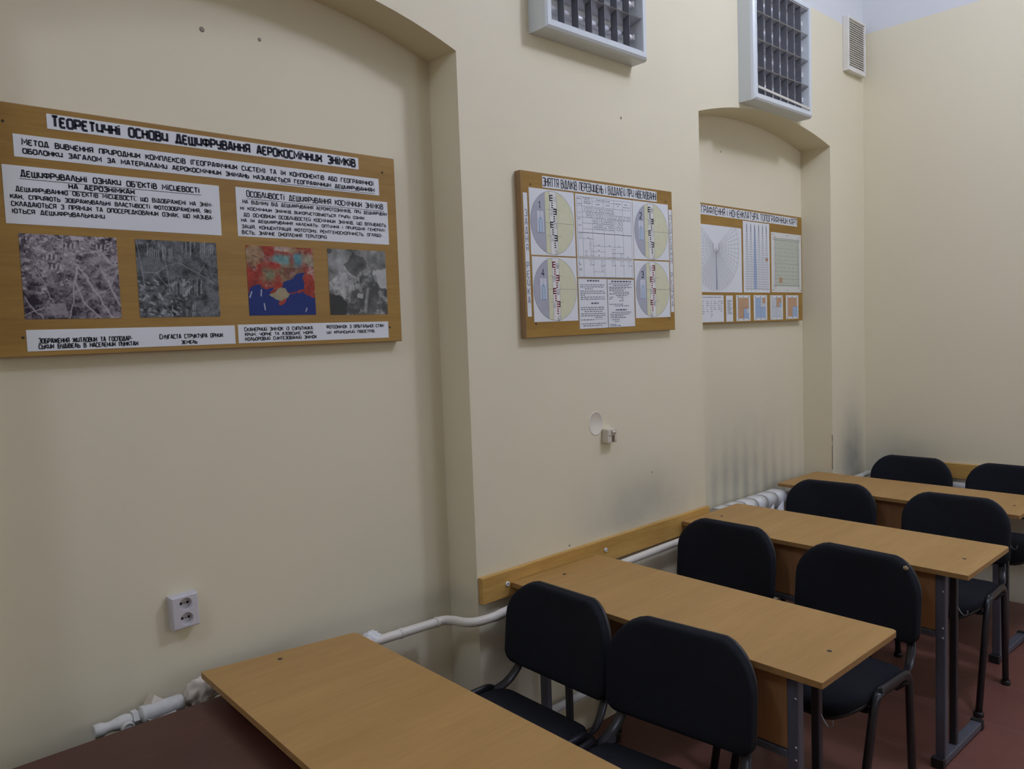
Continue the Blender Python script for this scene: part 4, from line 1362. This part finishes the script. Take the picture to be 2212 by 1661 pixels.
# ------------------------------------------------------------------ vent near the corner
t = thing('vent_grille', 'white painted vent grille high on the wall beside the room corner', 'vent', (4.923, WY, 3.222))
w, h, d = 0.252, 0.328, -0.037
m = MB()
for a in ((0, 0.015, 0, h), (w - 0.015, w, 0, h), (0.015, w - 0.015, 0, 0.026), (0.015, w - 0.015, h - 0.016, h)):
    m.box(a[0], a[1], d, 0, a[2], a[3], 0.003)
m.build('frame', 'vent', t)
MB().box(0.015, w - 0.015, -0.012, -0.004, 0.026, h - 0.016).build('back_plate', 'vent_in', t)
m = MB()
n = 21
for k in range(n):
    z = 0.028 + (h - 0.046) * k / n
    m.add([(0.015, -0.021, z + 0.017), (w - 0.015, -0.021, z + 0.017), (w - 0.015, -0.031, z), (0.015, -0.031, z),
           (0.015, -0.019, z + 0.017), (w - 0.015, -0.019, z + 0.017), (w - 0.015, -0.028, z), (0.015, -0.028, z)],
          [(0, 1, 2, 3), (4, 5, 6, 7), (0, 1, 5, 4), (1, 2, 6, 5), (2, 3, 7, 6), (3, 0, 4, 7)])
m.build('slats', 'vent_in', t)

# ------------------------------------------------------------------ light switch
t = thing('light_switch', 'small cream surface light switch on the pier under the board', 'switch', (2.553, WY, 1.208))
MB().box(0, 0.062, -0.034, 0, 0, 0.060, 0.004).build('housing', 'switch', t)
MB().box(0.025, 0.044, -0.0352, -0.030, 0.004, 0.052, 0.001).build('rocker_recess', 'switch_gap', t)
m = MB()
m.add([(0.026, -0.035, 0.030), (0.043, -0.035, 0.030), (0.043, -0.035, 0.052), (0.026, -0.035, 0.052),
       (0.026, -0.036, 0.030), (0.043, -0.036, 0.030), (0.043, -0.046, 0.046), (0.026, -0.046, 0.046)],
      [(0, 1, 2, 3), (4, 5, 6, 7), (0, 1, 5, 4), (1, 2, 6, 5), (2, 3, 7, 6), (3, 0, 4, 7)])
m.build('rocker', 'switch', t)
MB().lathe([(0.0028, 0), (0.0024, -0.0012)], (0.012, -0.034, 0.031), 'y', 10).build('screw', 'screw', t)

# ------------------------------------------------------------------ double socket
t = thing('power_socket', 'double power socket hanging slightly crooked on the niche wall', 'socket', (0.785, NY1, 0.866))
t.rotation_euler = (0, math.radians(-1.5), 0)
W_, H_, D_ = 0.078, 0.098, -0.032


def plate_ring(m, x0, x1, z0, z1, cx, cz, r, y, n=32):
    """square with a round hole, in the plane y"""
    sq, ci = [], []
    for j in range(n):
        a = 2 * PI * j / n
        dx, dz = math.cos(a), math.sin(a)
        k = min(((x1 - cx) / dx if dx > 1e-9 else (x0 - cx) / dx if dx < -1e-9 else 9), ((z1 - cz) / dz if dz > 1e-9 else (z0 - cz) / dz if dz < -1e-9 else 9))
        sq.append((cx + dx * k, y, cz + dz * k))
        ci.append((cx + dx * r, y, cz + dz * r))
    # corners
    vs = sq + ci
    m.add(vs, [(j, (j + 1) % n, n + (j + 1) % n, n + j) for j in range(n)])
    for X_, Z_, in ((x0, z0), (x1, z0), (x1, z1), (x0, z1)):
        a = math.atan2(Z_ - cz, X_ - cx) % (2 * PI)
        j = int(a / (2 * PI) * n)
        m.add([sq[j], (X_, y, Z_), sq[(j + 1) % n]], [(0, 1, 2)])


m = MB()
zm = H_ / 2
for cz in (H_ * 0.73, H_ * 0.28):
    za, zb = (zm, H_ - 0.004) if cz > zm else (0.004, zm)
    plate_ring(m, 0.004, W_ - 0.004, za, zb, W_ / 2 + 0.002, cz, 0.0185, D_)
m.add([(0.004, D_, 0.004), (W_ - 0.004, D_, 0.004), (W_ - 0.004, D_, H_ - 0.004), (0.004, D_, H_ - 0.004),
       (0, D_ + 0.004, 0), (W_, D_ + 0.004, 0), (W_, D_ + 0.004, H_), (0, D_ + 0.004, H_), (0, 0, 0), (W_, 0, 0), (W_, 0, H_), (0, 0, H_)],
      [(0, 1, 5, 4), (1, 2, 6, 5), (2, 3, 7, 6), (3, 0, 4, 7), (4, 5, 9, 8), (5, 6, 10, 9), (6, 7, 11, 10), (7, 4, 8, 11), (8, 9, 10, 11)])
m.build('cover_plate', 'socket', t)
for cz in (H_ * 0.73, H_ * 0.28):
    c = (W_ / 2 + 0.002, 0, cz)
    o = MB().lathe([(0.0185, D_), (0.0175, D_ + 0.014)], c, 'y', 32)
    o.f.pop(-2); o.mi.pop(-2); o.sm.pop(-2); o.col.pop(-2)
    o = o.build('socket_well', 'socket', t)
    for dx in (-0.0095, 0.0095):
        MB().lathe([(0.0042, D_ + 0.0138), (0.0040, D_ + 0.0132)], (c[0] + dx, 0, cz), 'y', 16).build('pin_hole', 'hole', o)
    MB().lathe([(0.0026, D_ + 0.0138), (0.0022, D_ + 0.0125)], c, 'y', 12).build('centre_screw', 'pin', o)

# ------------------------------------------------------------------ heating pipes and fittings
PZ = 0.655
pth = [(0.855, 2.283, 0.670), (1.15, 2.272, 0.662), (1.45, 2.262, 0.655), (1.665, 2.258, 0.650), (1.715, 2.250, 0.651), (1.735, 2.210, 0.655), (1.745, 2.165, 0.657), (1.775, 2.132, 0.658), (1.84, 2.122, 0.658), (1.90, 2.122, 0.662), (2.05, 2.126, 0.667), (2.6, 2.128, 0.682),
       (3.25, 2.130, 0.690), (3.37, 2.150, 0.690), (3.46, 2.235, 0.680), (3.585, 2.266, 0.672)]
t = thing('heating_pipe', 'cream painted heating pipe running along the wall under the wooden rail', 'pipe', (0, 0, 0))
MB().tube(smooth_path(pth, 6), 0.0165, n=16).build('pipe', 'pipe', t)
for x, y, z in ((1.535, 2.2604, 0.6533), (1.690, 2.2555, 0.6502)):
    MB().lathe([(0.0168, -0.005), (0.0188, -0.003), (0.0188, 0.003), (0.0168, 0.005)], (x, y, z), 'x', 16).build('weld_collar', 'pipe', t)
MB().tube([(1.80, 2.116, 0.6460), (1.86, 2.1080, 0.6480), (1.95, 2.1080, 0.6530)], 0.0035, n=8, radii=[0.3, 1.0, 0.3]).build('bare_scrape', 'screw', t)

tag(MB().tube(smooth_path([(1.84, 2.135, 0.19), (2.5, 2.135, 0.19), (3.30, 2.135, 0.19), (3.40, 2.16, 0.185), (3.48, 2.24, 0.17), (3.585, 2.266, 0.165)], 5), 0.0165, n=14).build('heating_pipe', 'pipe_white'),
    'low white heating pipe near the floor under the wooden rail', 'pipe')
tag(MB().tube(fillet_path([(4.255, 2.285, 0.668), (4.62, 2.270, 0.675), (4.72, 2.135, 0.688), (BX - 0.055, 2.130, 0.690)], 0.06), 0.0165, n=14).build('heating_pipe', 'pipe_white'),
    'short white heating pipe from the radiator to the far corner', 'pipe')
tag(MB().tube([(BX - 0.036, 2.08, 0.657), (BX - 0.036, -2.0, 0.657)], 0.030, n=16).build('heating_pipe', 'pipe_white'),
    'thick white pipe along the back wall below its wooden rail', 'pipe')

# stop valve left of the near desk
t = thing('stop_valve', 'white painted stop valve and thick joint beside the maroon desk', 'valve', (0.550, 2.280, 0.667))
MB().lathe([(0.0170, 0.0), (0.0190, 0.003), (0.0190, 0.022), (0.0150, 0.030), (0.0140, 0.044), (0.0175, 0.058), (0.0205, 0.072), (0.0205, 0.084), (0.0165, 0.096),
            (0.0160, 0.100)], (0, 0, 0), 'x', 22).build('valve_body', 'pipe_old', t)
MB().lathe([(0.0165, 0.0), (0.0165, -0.022), (0.0135, -0.025), (0.0125, -0.0225)], (0.078, -0.014, -0.006), 'y', 20).build('valve_stem', 'pipe_old', t)
MB().lathe([(0.0225, 0.098), (0.0225, 0.112)], (0, 0, 0.001), 'x', 6, smooth=False).build('union_nut', 'pipe_old', t)
MB().lathe([(0.0170, 0.110), (0.0170, 0.120), (0.0265, 0.121), (0.0265, 0.129), (0.0240, 0.131), (0.0245, 0.180), (0.0240, 0.228), (0.0215, 0.236)], (0, 0, 0.001), 'x', 22).build('joint_sleeve', 'pipe_old', t)


t = thing('plaster_lump', 'crumbling cream plaster around the pipe at the corner of the near desk', 'plaster', (0.80, NY1, 0.66))
MB().blob((0.042, -0.052, 0.010), 0.044, 0.032, 0.046, 0.30, 2, 4).build('clump', 'plaster', t)
m = MB()
P = [(-0.122, 0.006), (-0.105, 0.026), (-0.087, 0.051), (-0.070, 0.034), (-0.052, 0.020), (-0.040, -0.004), (-0.058, -0.020), (-0.100, -0.018)]
n = len(P)
m.add([(x, -0.052 - 0.040 * max(0, min(1, (0.055 - z) / 0.06)) + 0.003 * (k % 2), z) for k, (x, z) in enumerate(P)] + [(x, -0.018, z - 0.004) for x, z in P],
      [tuple(range(n)), tuple(range(2 * n - 1, n - 1, -1))] + [(k, (k + 1) % n, n + (k + 1) % n, n + k) for k in range(n)])
m.build('chipped_edge', 'plaster', t)
tag(MB().blob((1.425, 2.280, 0.660), 0.040, 0.030, 0.026, 0.35, 5, 4).build('putty_lump', 'putty'), 'white putty lump on the pipe at the far corner of the near desk', 'putty')

# ------------------------------------------------------------------ radiator in the far niche
t = thing('radiator', 'white cast iron sectional radiator in the far niche', 'radiator', (3.594, NY2 - 0.024, 0.128))
HT, DP = 0.588, -0.118


def section():
    m = MB()
    # headers run front to back with rounded ends, columns between
    for zc, hh in ((HT - 0.045, 0.045), (0.045, 0.045)):
        prof = rounded_rect(DP, 0, zc - hh, zc + hh, 0.040, 5)
        m.prism(prof, 'x', -0.048, 0.048, smooth=True)
    for y in (DP + 0.024, -0.024):
        m.tube([(0, y, 0.04), (0, y, HT - 0.04)], 0.024, 0.030, n=12, side=(0, 1, 0))
    for zc in (HT - 0.045, 0.045):
        m.tube([(-0.054, DP / 2, zc), (0.054, DP / 2, zc)], 0.026, n=12)
    return m


first = None
for k in range(6):
    if first is None:
        first = section().build('radiator_section', 'pipe_white', t, loc=(0.054, 0, 0))
    else:
        c = first.copy()
        COL.objects.link(c)
        c.parent = t
        c.location = (0.0549 + 0.1097 * k, 0, 0)
for x in (0.165, 0.494):
    MB().box(x - 0.012, x + 0.012, -0.06, 0.022, HT - 0.125, HT - 0.10).build('wall_bracket', 'pipe_white', t)


# ------------------------------------------------------------------ school desks
def desk(label, cs, zt, hooks=True):
    """cs: corners of the top (x, y): near wall end, far wall end, far free end, near free end"""
    ox, oy = cs[3]
    t = thing('school_desk', label, 'desk', (ox, oy, 0), group=None)
    th = 0.018
    q = [(c[0] - ox, c[1] - oy) for c in cs]
    # the top with cut corners at the far side
    P = []
    cut = [0.004, 0.012, 0.014, 0.004]
    for k in range(4):
        a, b, c = Vector(q[k - 1]), Vector(q[k]), Vector(q[(k + 1) % 4])
        d1, d2 = (a - b).normalized(), (c - b).normalized()
        P += [tuple(b + d1 * cut[k]), tuple(b + d1 * cut[k] * 0.35 + d2 * cut[k] * 0.35), tuple(b + d2 * cut[k])]
    n = len(P)
    m = MB()
    vs = [(p[0], p[1], zt - th) for p in P] + [(p[0], p[1], zt - 0.001) for p in P]
    ctr = Vector((sum(p[0] for p in P) / n, sum(p[1] for p in P) / n))
    ins = [tuple(Vector(p) + (ctr - Vector(p)).normalized() * 0.0012) for p in P]
    vs += [(p[0], p[1], zt) for p in ins]
    m.add(vs, [tuple(range(2 * n, 3 * n))] + [(n + k, n + (k + 1) % n, 2 * n + (k + 1) % n, 2 * n + k) for k in range(n)], 0)
    m.add(vs, [tuple(range(n - 1, -1, -1))] + [(k, (k + 1) % n, n + (k + 1) % n, n + k) for k in range(n)], 1)
    m.build('desktop', ['table', 'table_edge'], t)
    near_w, far_w, far_f, near_f = [Vector(p) for p in q]
    dirw = (near_w - near_f).normalized()          # towards the wall
    dirx = Vector((dirw.y, -dirw.x))               # away from the camera
    L = (near_w - near_f).length
    wdt = abs((far_f - near_f).dot(dirx))

    def W(a, b, z):
        p = near_f + dirx * a + dirw * b
        return (p.x, p.y, z)

    def bar(a0, a1, b0, b1, z0, z1):
        m = MB()
        vs = [W(a0, b0, z0), W(a1, b0, z0), W(a1, b1, z0), W(a0, b1, z0), W(a0, b0, z1), W(a1, b0, z1), W(a1, b1, z1), W(a0, b1, z1)]
        bm = bmesh.new()
        bv = [bm.verts.new(v) for v in vs]
        for f in ((3, 2, 1, 0), (4, 5, 6, 7), (0, 1, 5, 4), (1, 2, 6, 5), (2, 3, 7, 6), (3, 0, 4, 7)):
            bm.faces.new([bv[i] for i in f])
        bmesh.ops.bevel(bm, geom=list(bm.edges), offset=min(0.003, 0.3 * min(abs(a1 - a0), abs(b1 - b0), abs(z1 - z0))), segments=1, affect='EDGES')
        m.add_bm(bm)
        return m

    zu = zt - th
    for side, b0 in ((0, 0.092), (1, L - 0.092 - 0.036)):
        b1 = b0 + 0.036
        leg = bar(0.046, 0.074, b0, b1, 0.032, zu).build('leg', 'steel', t)
        for zz in (zu - 0.075, zu - 0.215, zu - 0.252):
            s_ = b0 if side == 0 else b1
            m = MB().lathe([(0.0050, 0.0), (0.0042, -0.003), (0.002, -0.004)], (0, 0, 0), 'x', 10)
            o = m.build('bolt', 'bolt', leg)
            p = W(0.046, b0 + 0.010 if side == 0 else b1 - 0.010, zz)
            o.location = p
        bar(0.172, 0.194, b0 + 0.006, b1 - 0.004, 0.032, zu).build('leg', 'steel_dark', t)
        foot = bar(0.022, 0.442, b0 - 0.002, b1 + 0.002, 0.006, 0.034).build('foot_bar', 'steel', t)
        for a in (0.014, 0.424):
            bar(a, a + 0.026, b0 - 0.005, b1 + 0.005, 0.0, 0.040).build('foot_cap', 'plastic', foot)
        bar(0.074, 0.400, b0 + 0.004, b1 - 0.004, zu - 0.024, zu).build('top_bar', 'steel', t)
        if hooks:
            s_ = -1 if side == 0 else 1
            bb = b0 if side == 0 else b1
            pts = [W(0.183, bb + 0.008 * -s_, zu - 0.165), W(0.183, bb + 0.004 * s_, zu - 0.185), W(0.183, bb + 0.016 * s_, zu - 0.196), W(0.183, bb + 0.028 * s_, zu - 0.188), W(0.183, bb + 0.029 * s_, zu - 0.174)]
            MB().tube(smooth_path(pts, 4), 0.0022, n=8).build('bag_hook', 'hook', t)
        p = W(0.205, 0.082 if side == 0 else L - 0.082, zt)
        MB().lathe([(0.0075, -0.002), (0.0070, 0.0012), (0.003, 0.0016)], (0, 0, 0), 'z', 14).build('top_screw', 'screw', t, loc=p)
    bar(0.050, 0.066, 0.128, L - 0.128, zu - 0.232, zu - 0.002).build('modesty_panel', 'panel', t)
    bar(0.044, 0.070, 0.128, L - 0.128, zu - 0.256, zu - 0.233).build('panel_rail', 'steel', t)
    return t


desk('light oak school desk nearest the camera, overlapping the maroon desk', [(0.832, 2.251), (1.302, 2.173), (1.2645, 0.985), (0.771, 1.010)], 0.750)
desk('second light oak desk from the camera, its end against the wooden rail', [(1.9735, 2.1555), (2.463, 2.1455), (2.428, 0.919), (1.939, 0.925)], 0.750)
desk('third light oak desk from the camera, its end covering the rail end', [(3.091, 2.1545), (3.585, 2.1545), (3.548, 0.912), (3.056, 0.914)], 0.767)
desk('farthest light oak desk, reaching into the far niche by the radiator', [(4.248, 2.287), (4.722, 2.278), (4.690, 1.028), (4.200, 1.040)], 0.750)

# ------------------------------------------------------------------ maroon desk at the lower left
t = thing('maroon_desk', 'dark maroon polished desk at the lower left against the niche wall', 'desk', (-0.62, 1.30, 0))
MB().prism([(0, 0), (1.440, 0), (1.482, 0.872), (0, 0.872)], 'z', 0.670, 0.696).build('desktop', 'maroon', t)
for x in (0.02, 1.40):
    MB().box(x, x + 0.022, 0.03, 0.84, 0, 0.668, 0.002).build('side_panel', 'maroon', t)
MB().box(0.042, 1.40, 0.60, 0.618, 0.25, 0.668, 0.002).build('modesty_panel', 'maroon', t)


# ------------------------------------------------------------------ chairs
CH = 0.838      # height of a chair


def back_outline(hw, z0, z1, n=7):
    pts = rounded_rect(-hw, hw, z0, z1, [0.040, 0.040, 0.108, 0.108], n)
    out = []
    for y, z in pts:
        k = 1 - (y / hw) ** 2
        if z > (z0 + z1) / 2:
            z -= 0.024 * (1 - k)
        else:
            z -= 0.012 * k
        yy = y
        out.append((yy, z))
    return out


def bend(y, z, d):
    """place a point of the backrest: reclined, and curved around the sitter; d = depth towards the sitter"""
    return (-(CH - z) * 0.102 - 0.043 * (y / 0.235) ** 2 - d, y, z)


def rings_mesh(outline, levels, cy, cz):
    """levels: (scale inset, depth) from the rim inwards; closes with a fan"""
    m = MB()
    n = len(outline)
    vs, fs = [], []
    for s_, d in levels:
        for y, z in outline:
            vs.append(bend(cy + (y - cy) * s_, cz + (z - cz) * s_, d))
    for k in range(len(levels) - 1):
        for j in range(n):
            fs.append((k * n + j, k * n + (j + 1) % n, (k + 1) * n + (j + 1) % n, (k + 1) * n + j))
    vs.append(bend(cy, cz, levels[-1][1]))
    c = len(vs) - 1
    k = len(levels) - 1
    for j in range(n):
        fs.append((k * n + j, k * n + (j + 1) % n, c))
    m.add(vs, fs, 0, True)
    return m


def chair_proto():
    t = thing('office_chair', '', 'chair')
    zc = (0.54 + CH) / 2
    ol = back_outline(0.2355, 0.5435, CH - 0.0015)
    lv = [(0.93, 0.000), (0.985, 0.000), (1.0, 0.008), (1.0, 0.020), (0.992, 0.028), (0.97, 0.033), (0.9, 0.036), (0.75, 0.038), (0.5, 0.039), (0.25, 0.039)]
    rings_mesh(ol, lv, 0, zc).build('backrest_pad', 'fabric', t)
    ol = back_outline(0.237, 0.542, CH)
    lv = [(0.965, 0.006), (1.0, 0.006), (1.0, 0.0), (0.99, -0.006), (0.96, -0.011), (0.85, -0.014), (0.5, -0.015), (0.2, -0.015)]
    rings_mesh(ol, lv, 0, zc).build('backrest_shell', 'plastic', t)
    # seat
    out = rounded_rect(-0.535, -0.120, -0.219, 0.219, [0.10, 0.06, 0.06, 0.10], 7)

    def seat(levels, mat, name):
        m = MB()
        n = len(out)
        vs, fs = [], []
        for s_, z in levels:
            for x, y in out:
                xx, yy = -0.32 + (x + 0.32) * s_, y * s_
                zz = z + 0.010 * ((-xx - 0.115) / 0.41) - 0.030 * max(0, (-xx - 0.44) / 0.085) ** 2 + 0.006 * (yy / 0.23) ** 2
                vs.append((xx, yy, zz))
        for k in range(len(levels) - 1):
            for j in range(n):
                fs.append((k * n + j, k * n + (j + 1) % n, (k + 1) * n + (j + 1) % n, (k + 1) * n + j))
        m.add(vs, fs, 0, True)
        m.add(vs, [tuple(range(n)), tuple(range((len(levels) - 1) * n, len(levels) * n))], 0, True)
        m.build(name, mat, t)

    seat([(0.985, 0.425), (1.0, 0.432), (1.0, 0.448), (0.985, 0.459), (0.95, 0.465), (0.8, 0.468), (0.5, 0.468), (0.2, 0.468)], 'fabric', 'seat_pad')
    seat([(0.90, 0.408), (0.975, 0.412), (0.99, 0.420), (0.985, 0.428)], 'plastic', 'seat_shell')
    for s_ in (-1, 1):
        y0, y1 = s_ * 0.231, s_ * 0.236
        p = fillet_path([(-0.533, y1, 0.012), (-0.393, y0, 0.464), (-0.148, y0, 0.468), (-0.130, y1, 0.012)], 0.055, 8)
        MB().tube(p, 0.0185, 0.0130, n=14, side=(1, 0, 0.35)).build('leg_frame', 'frame', t)
        for x in (-0.533, -0.130):
            MB().lathe([(0.0195, 0.0), (0.0195, 0.014), (0.0170, 0.022)], (x, y1, 0.0), 'z', 14).build('rubber_foot', 'plastic', t)
        p = smooth_path([(-0.235, s_ * 0.222, 0.459), (-0.165, s_ * 0.221, 0.458), (-0.112, s_ * 0.215, 0.472), (-0.072, s_ * 0.205, 0.508), (-0.050, s_ * 0.197, 0.550), (-0.036, s_ * 0.192, 0.61), (-0.025, s_ * 0.190, 0.68)], 5)
        MB().tube(p, 0.0075, 0.0165, n=14, side=(1, 0, 0)).build('back_support', 'frame', t)
    for x in (-0.40, -0.165):
        MB().tube([(x, -0.232, 0.415 if x < -0.3 else 0.440), (x, -0.20, 0.404), (x, 0.20, 0.404), (x, 0.232, 0.415 if x < -0.3 else 0.440)], 0.011, n=10).build('cross_bar', 'frame', t)
    return t


proto = chair_proto()
CHAIRS = [
    (1.889, 1.777, -2.2, 'black fabric chair by the wall behind the nearest desk, before the second desk'),
    (1.883, 1.298, 4.7, 'large foreground black chair, right of the wall-side chair at the nearest desk'),
    (3.009, 1.833, -1.0, 'black chair by the wall between the second and third desks'),
    (2.961, 1.245, -3.5, 'black chair with a torn backrest corner between the second and third desks'),
    (4.109, 1.882, 3.7, 'black chair by the radiator between the third and farthest desks'),
    (4.138, 1.282, 0.8, 'black chair at the free end between the third and farthest desks'),
    (5.132, 1.843, 1.1, 'black chair nearest the corner, behind the farthest desk'),
    (5.136, 1.296, -0.2, 'black chair at the right picture edge behind the farthest desk'),
]
for k, (x, y, a, lb) in enumerate(CHAIRS):
    if k == 0:
        c = proto
    else:
        c = proto.copy()
        COL.objects.link(c)
        for ch in [q for q in proto.children]:
            d = ch.copy()
            COL.objects.link(d)
            d.parent = c
    c.location = (x, y, 0)
    c.rotation_euler = (0, 0, math.radians(a))
    c['label'] = lb
    c['group'] = 'black chairs behind the desks'
    if k == 3:
        m = MB()
        px, py, pz = bend(-0.184, 0.806, 0.037)
        m.blob((px + 0.003, py, pz), 0.005, 0.009, 0.008, 0.8, 4, 2)
        o = m.build('foam_tear', 'foam', c)
        o['label'] = 'torn spot with yellow foam showing'
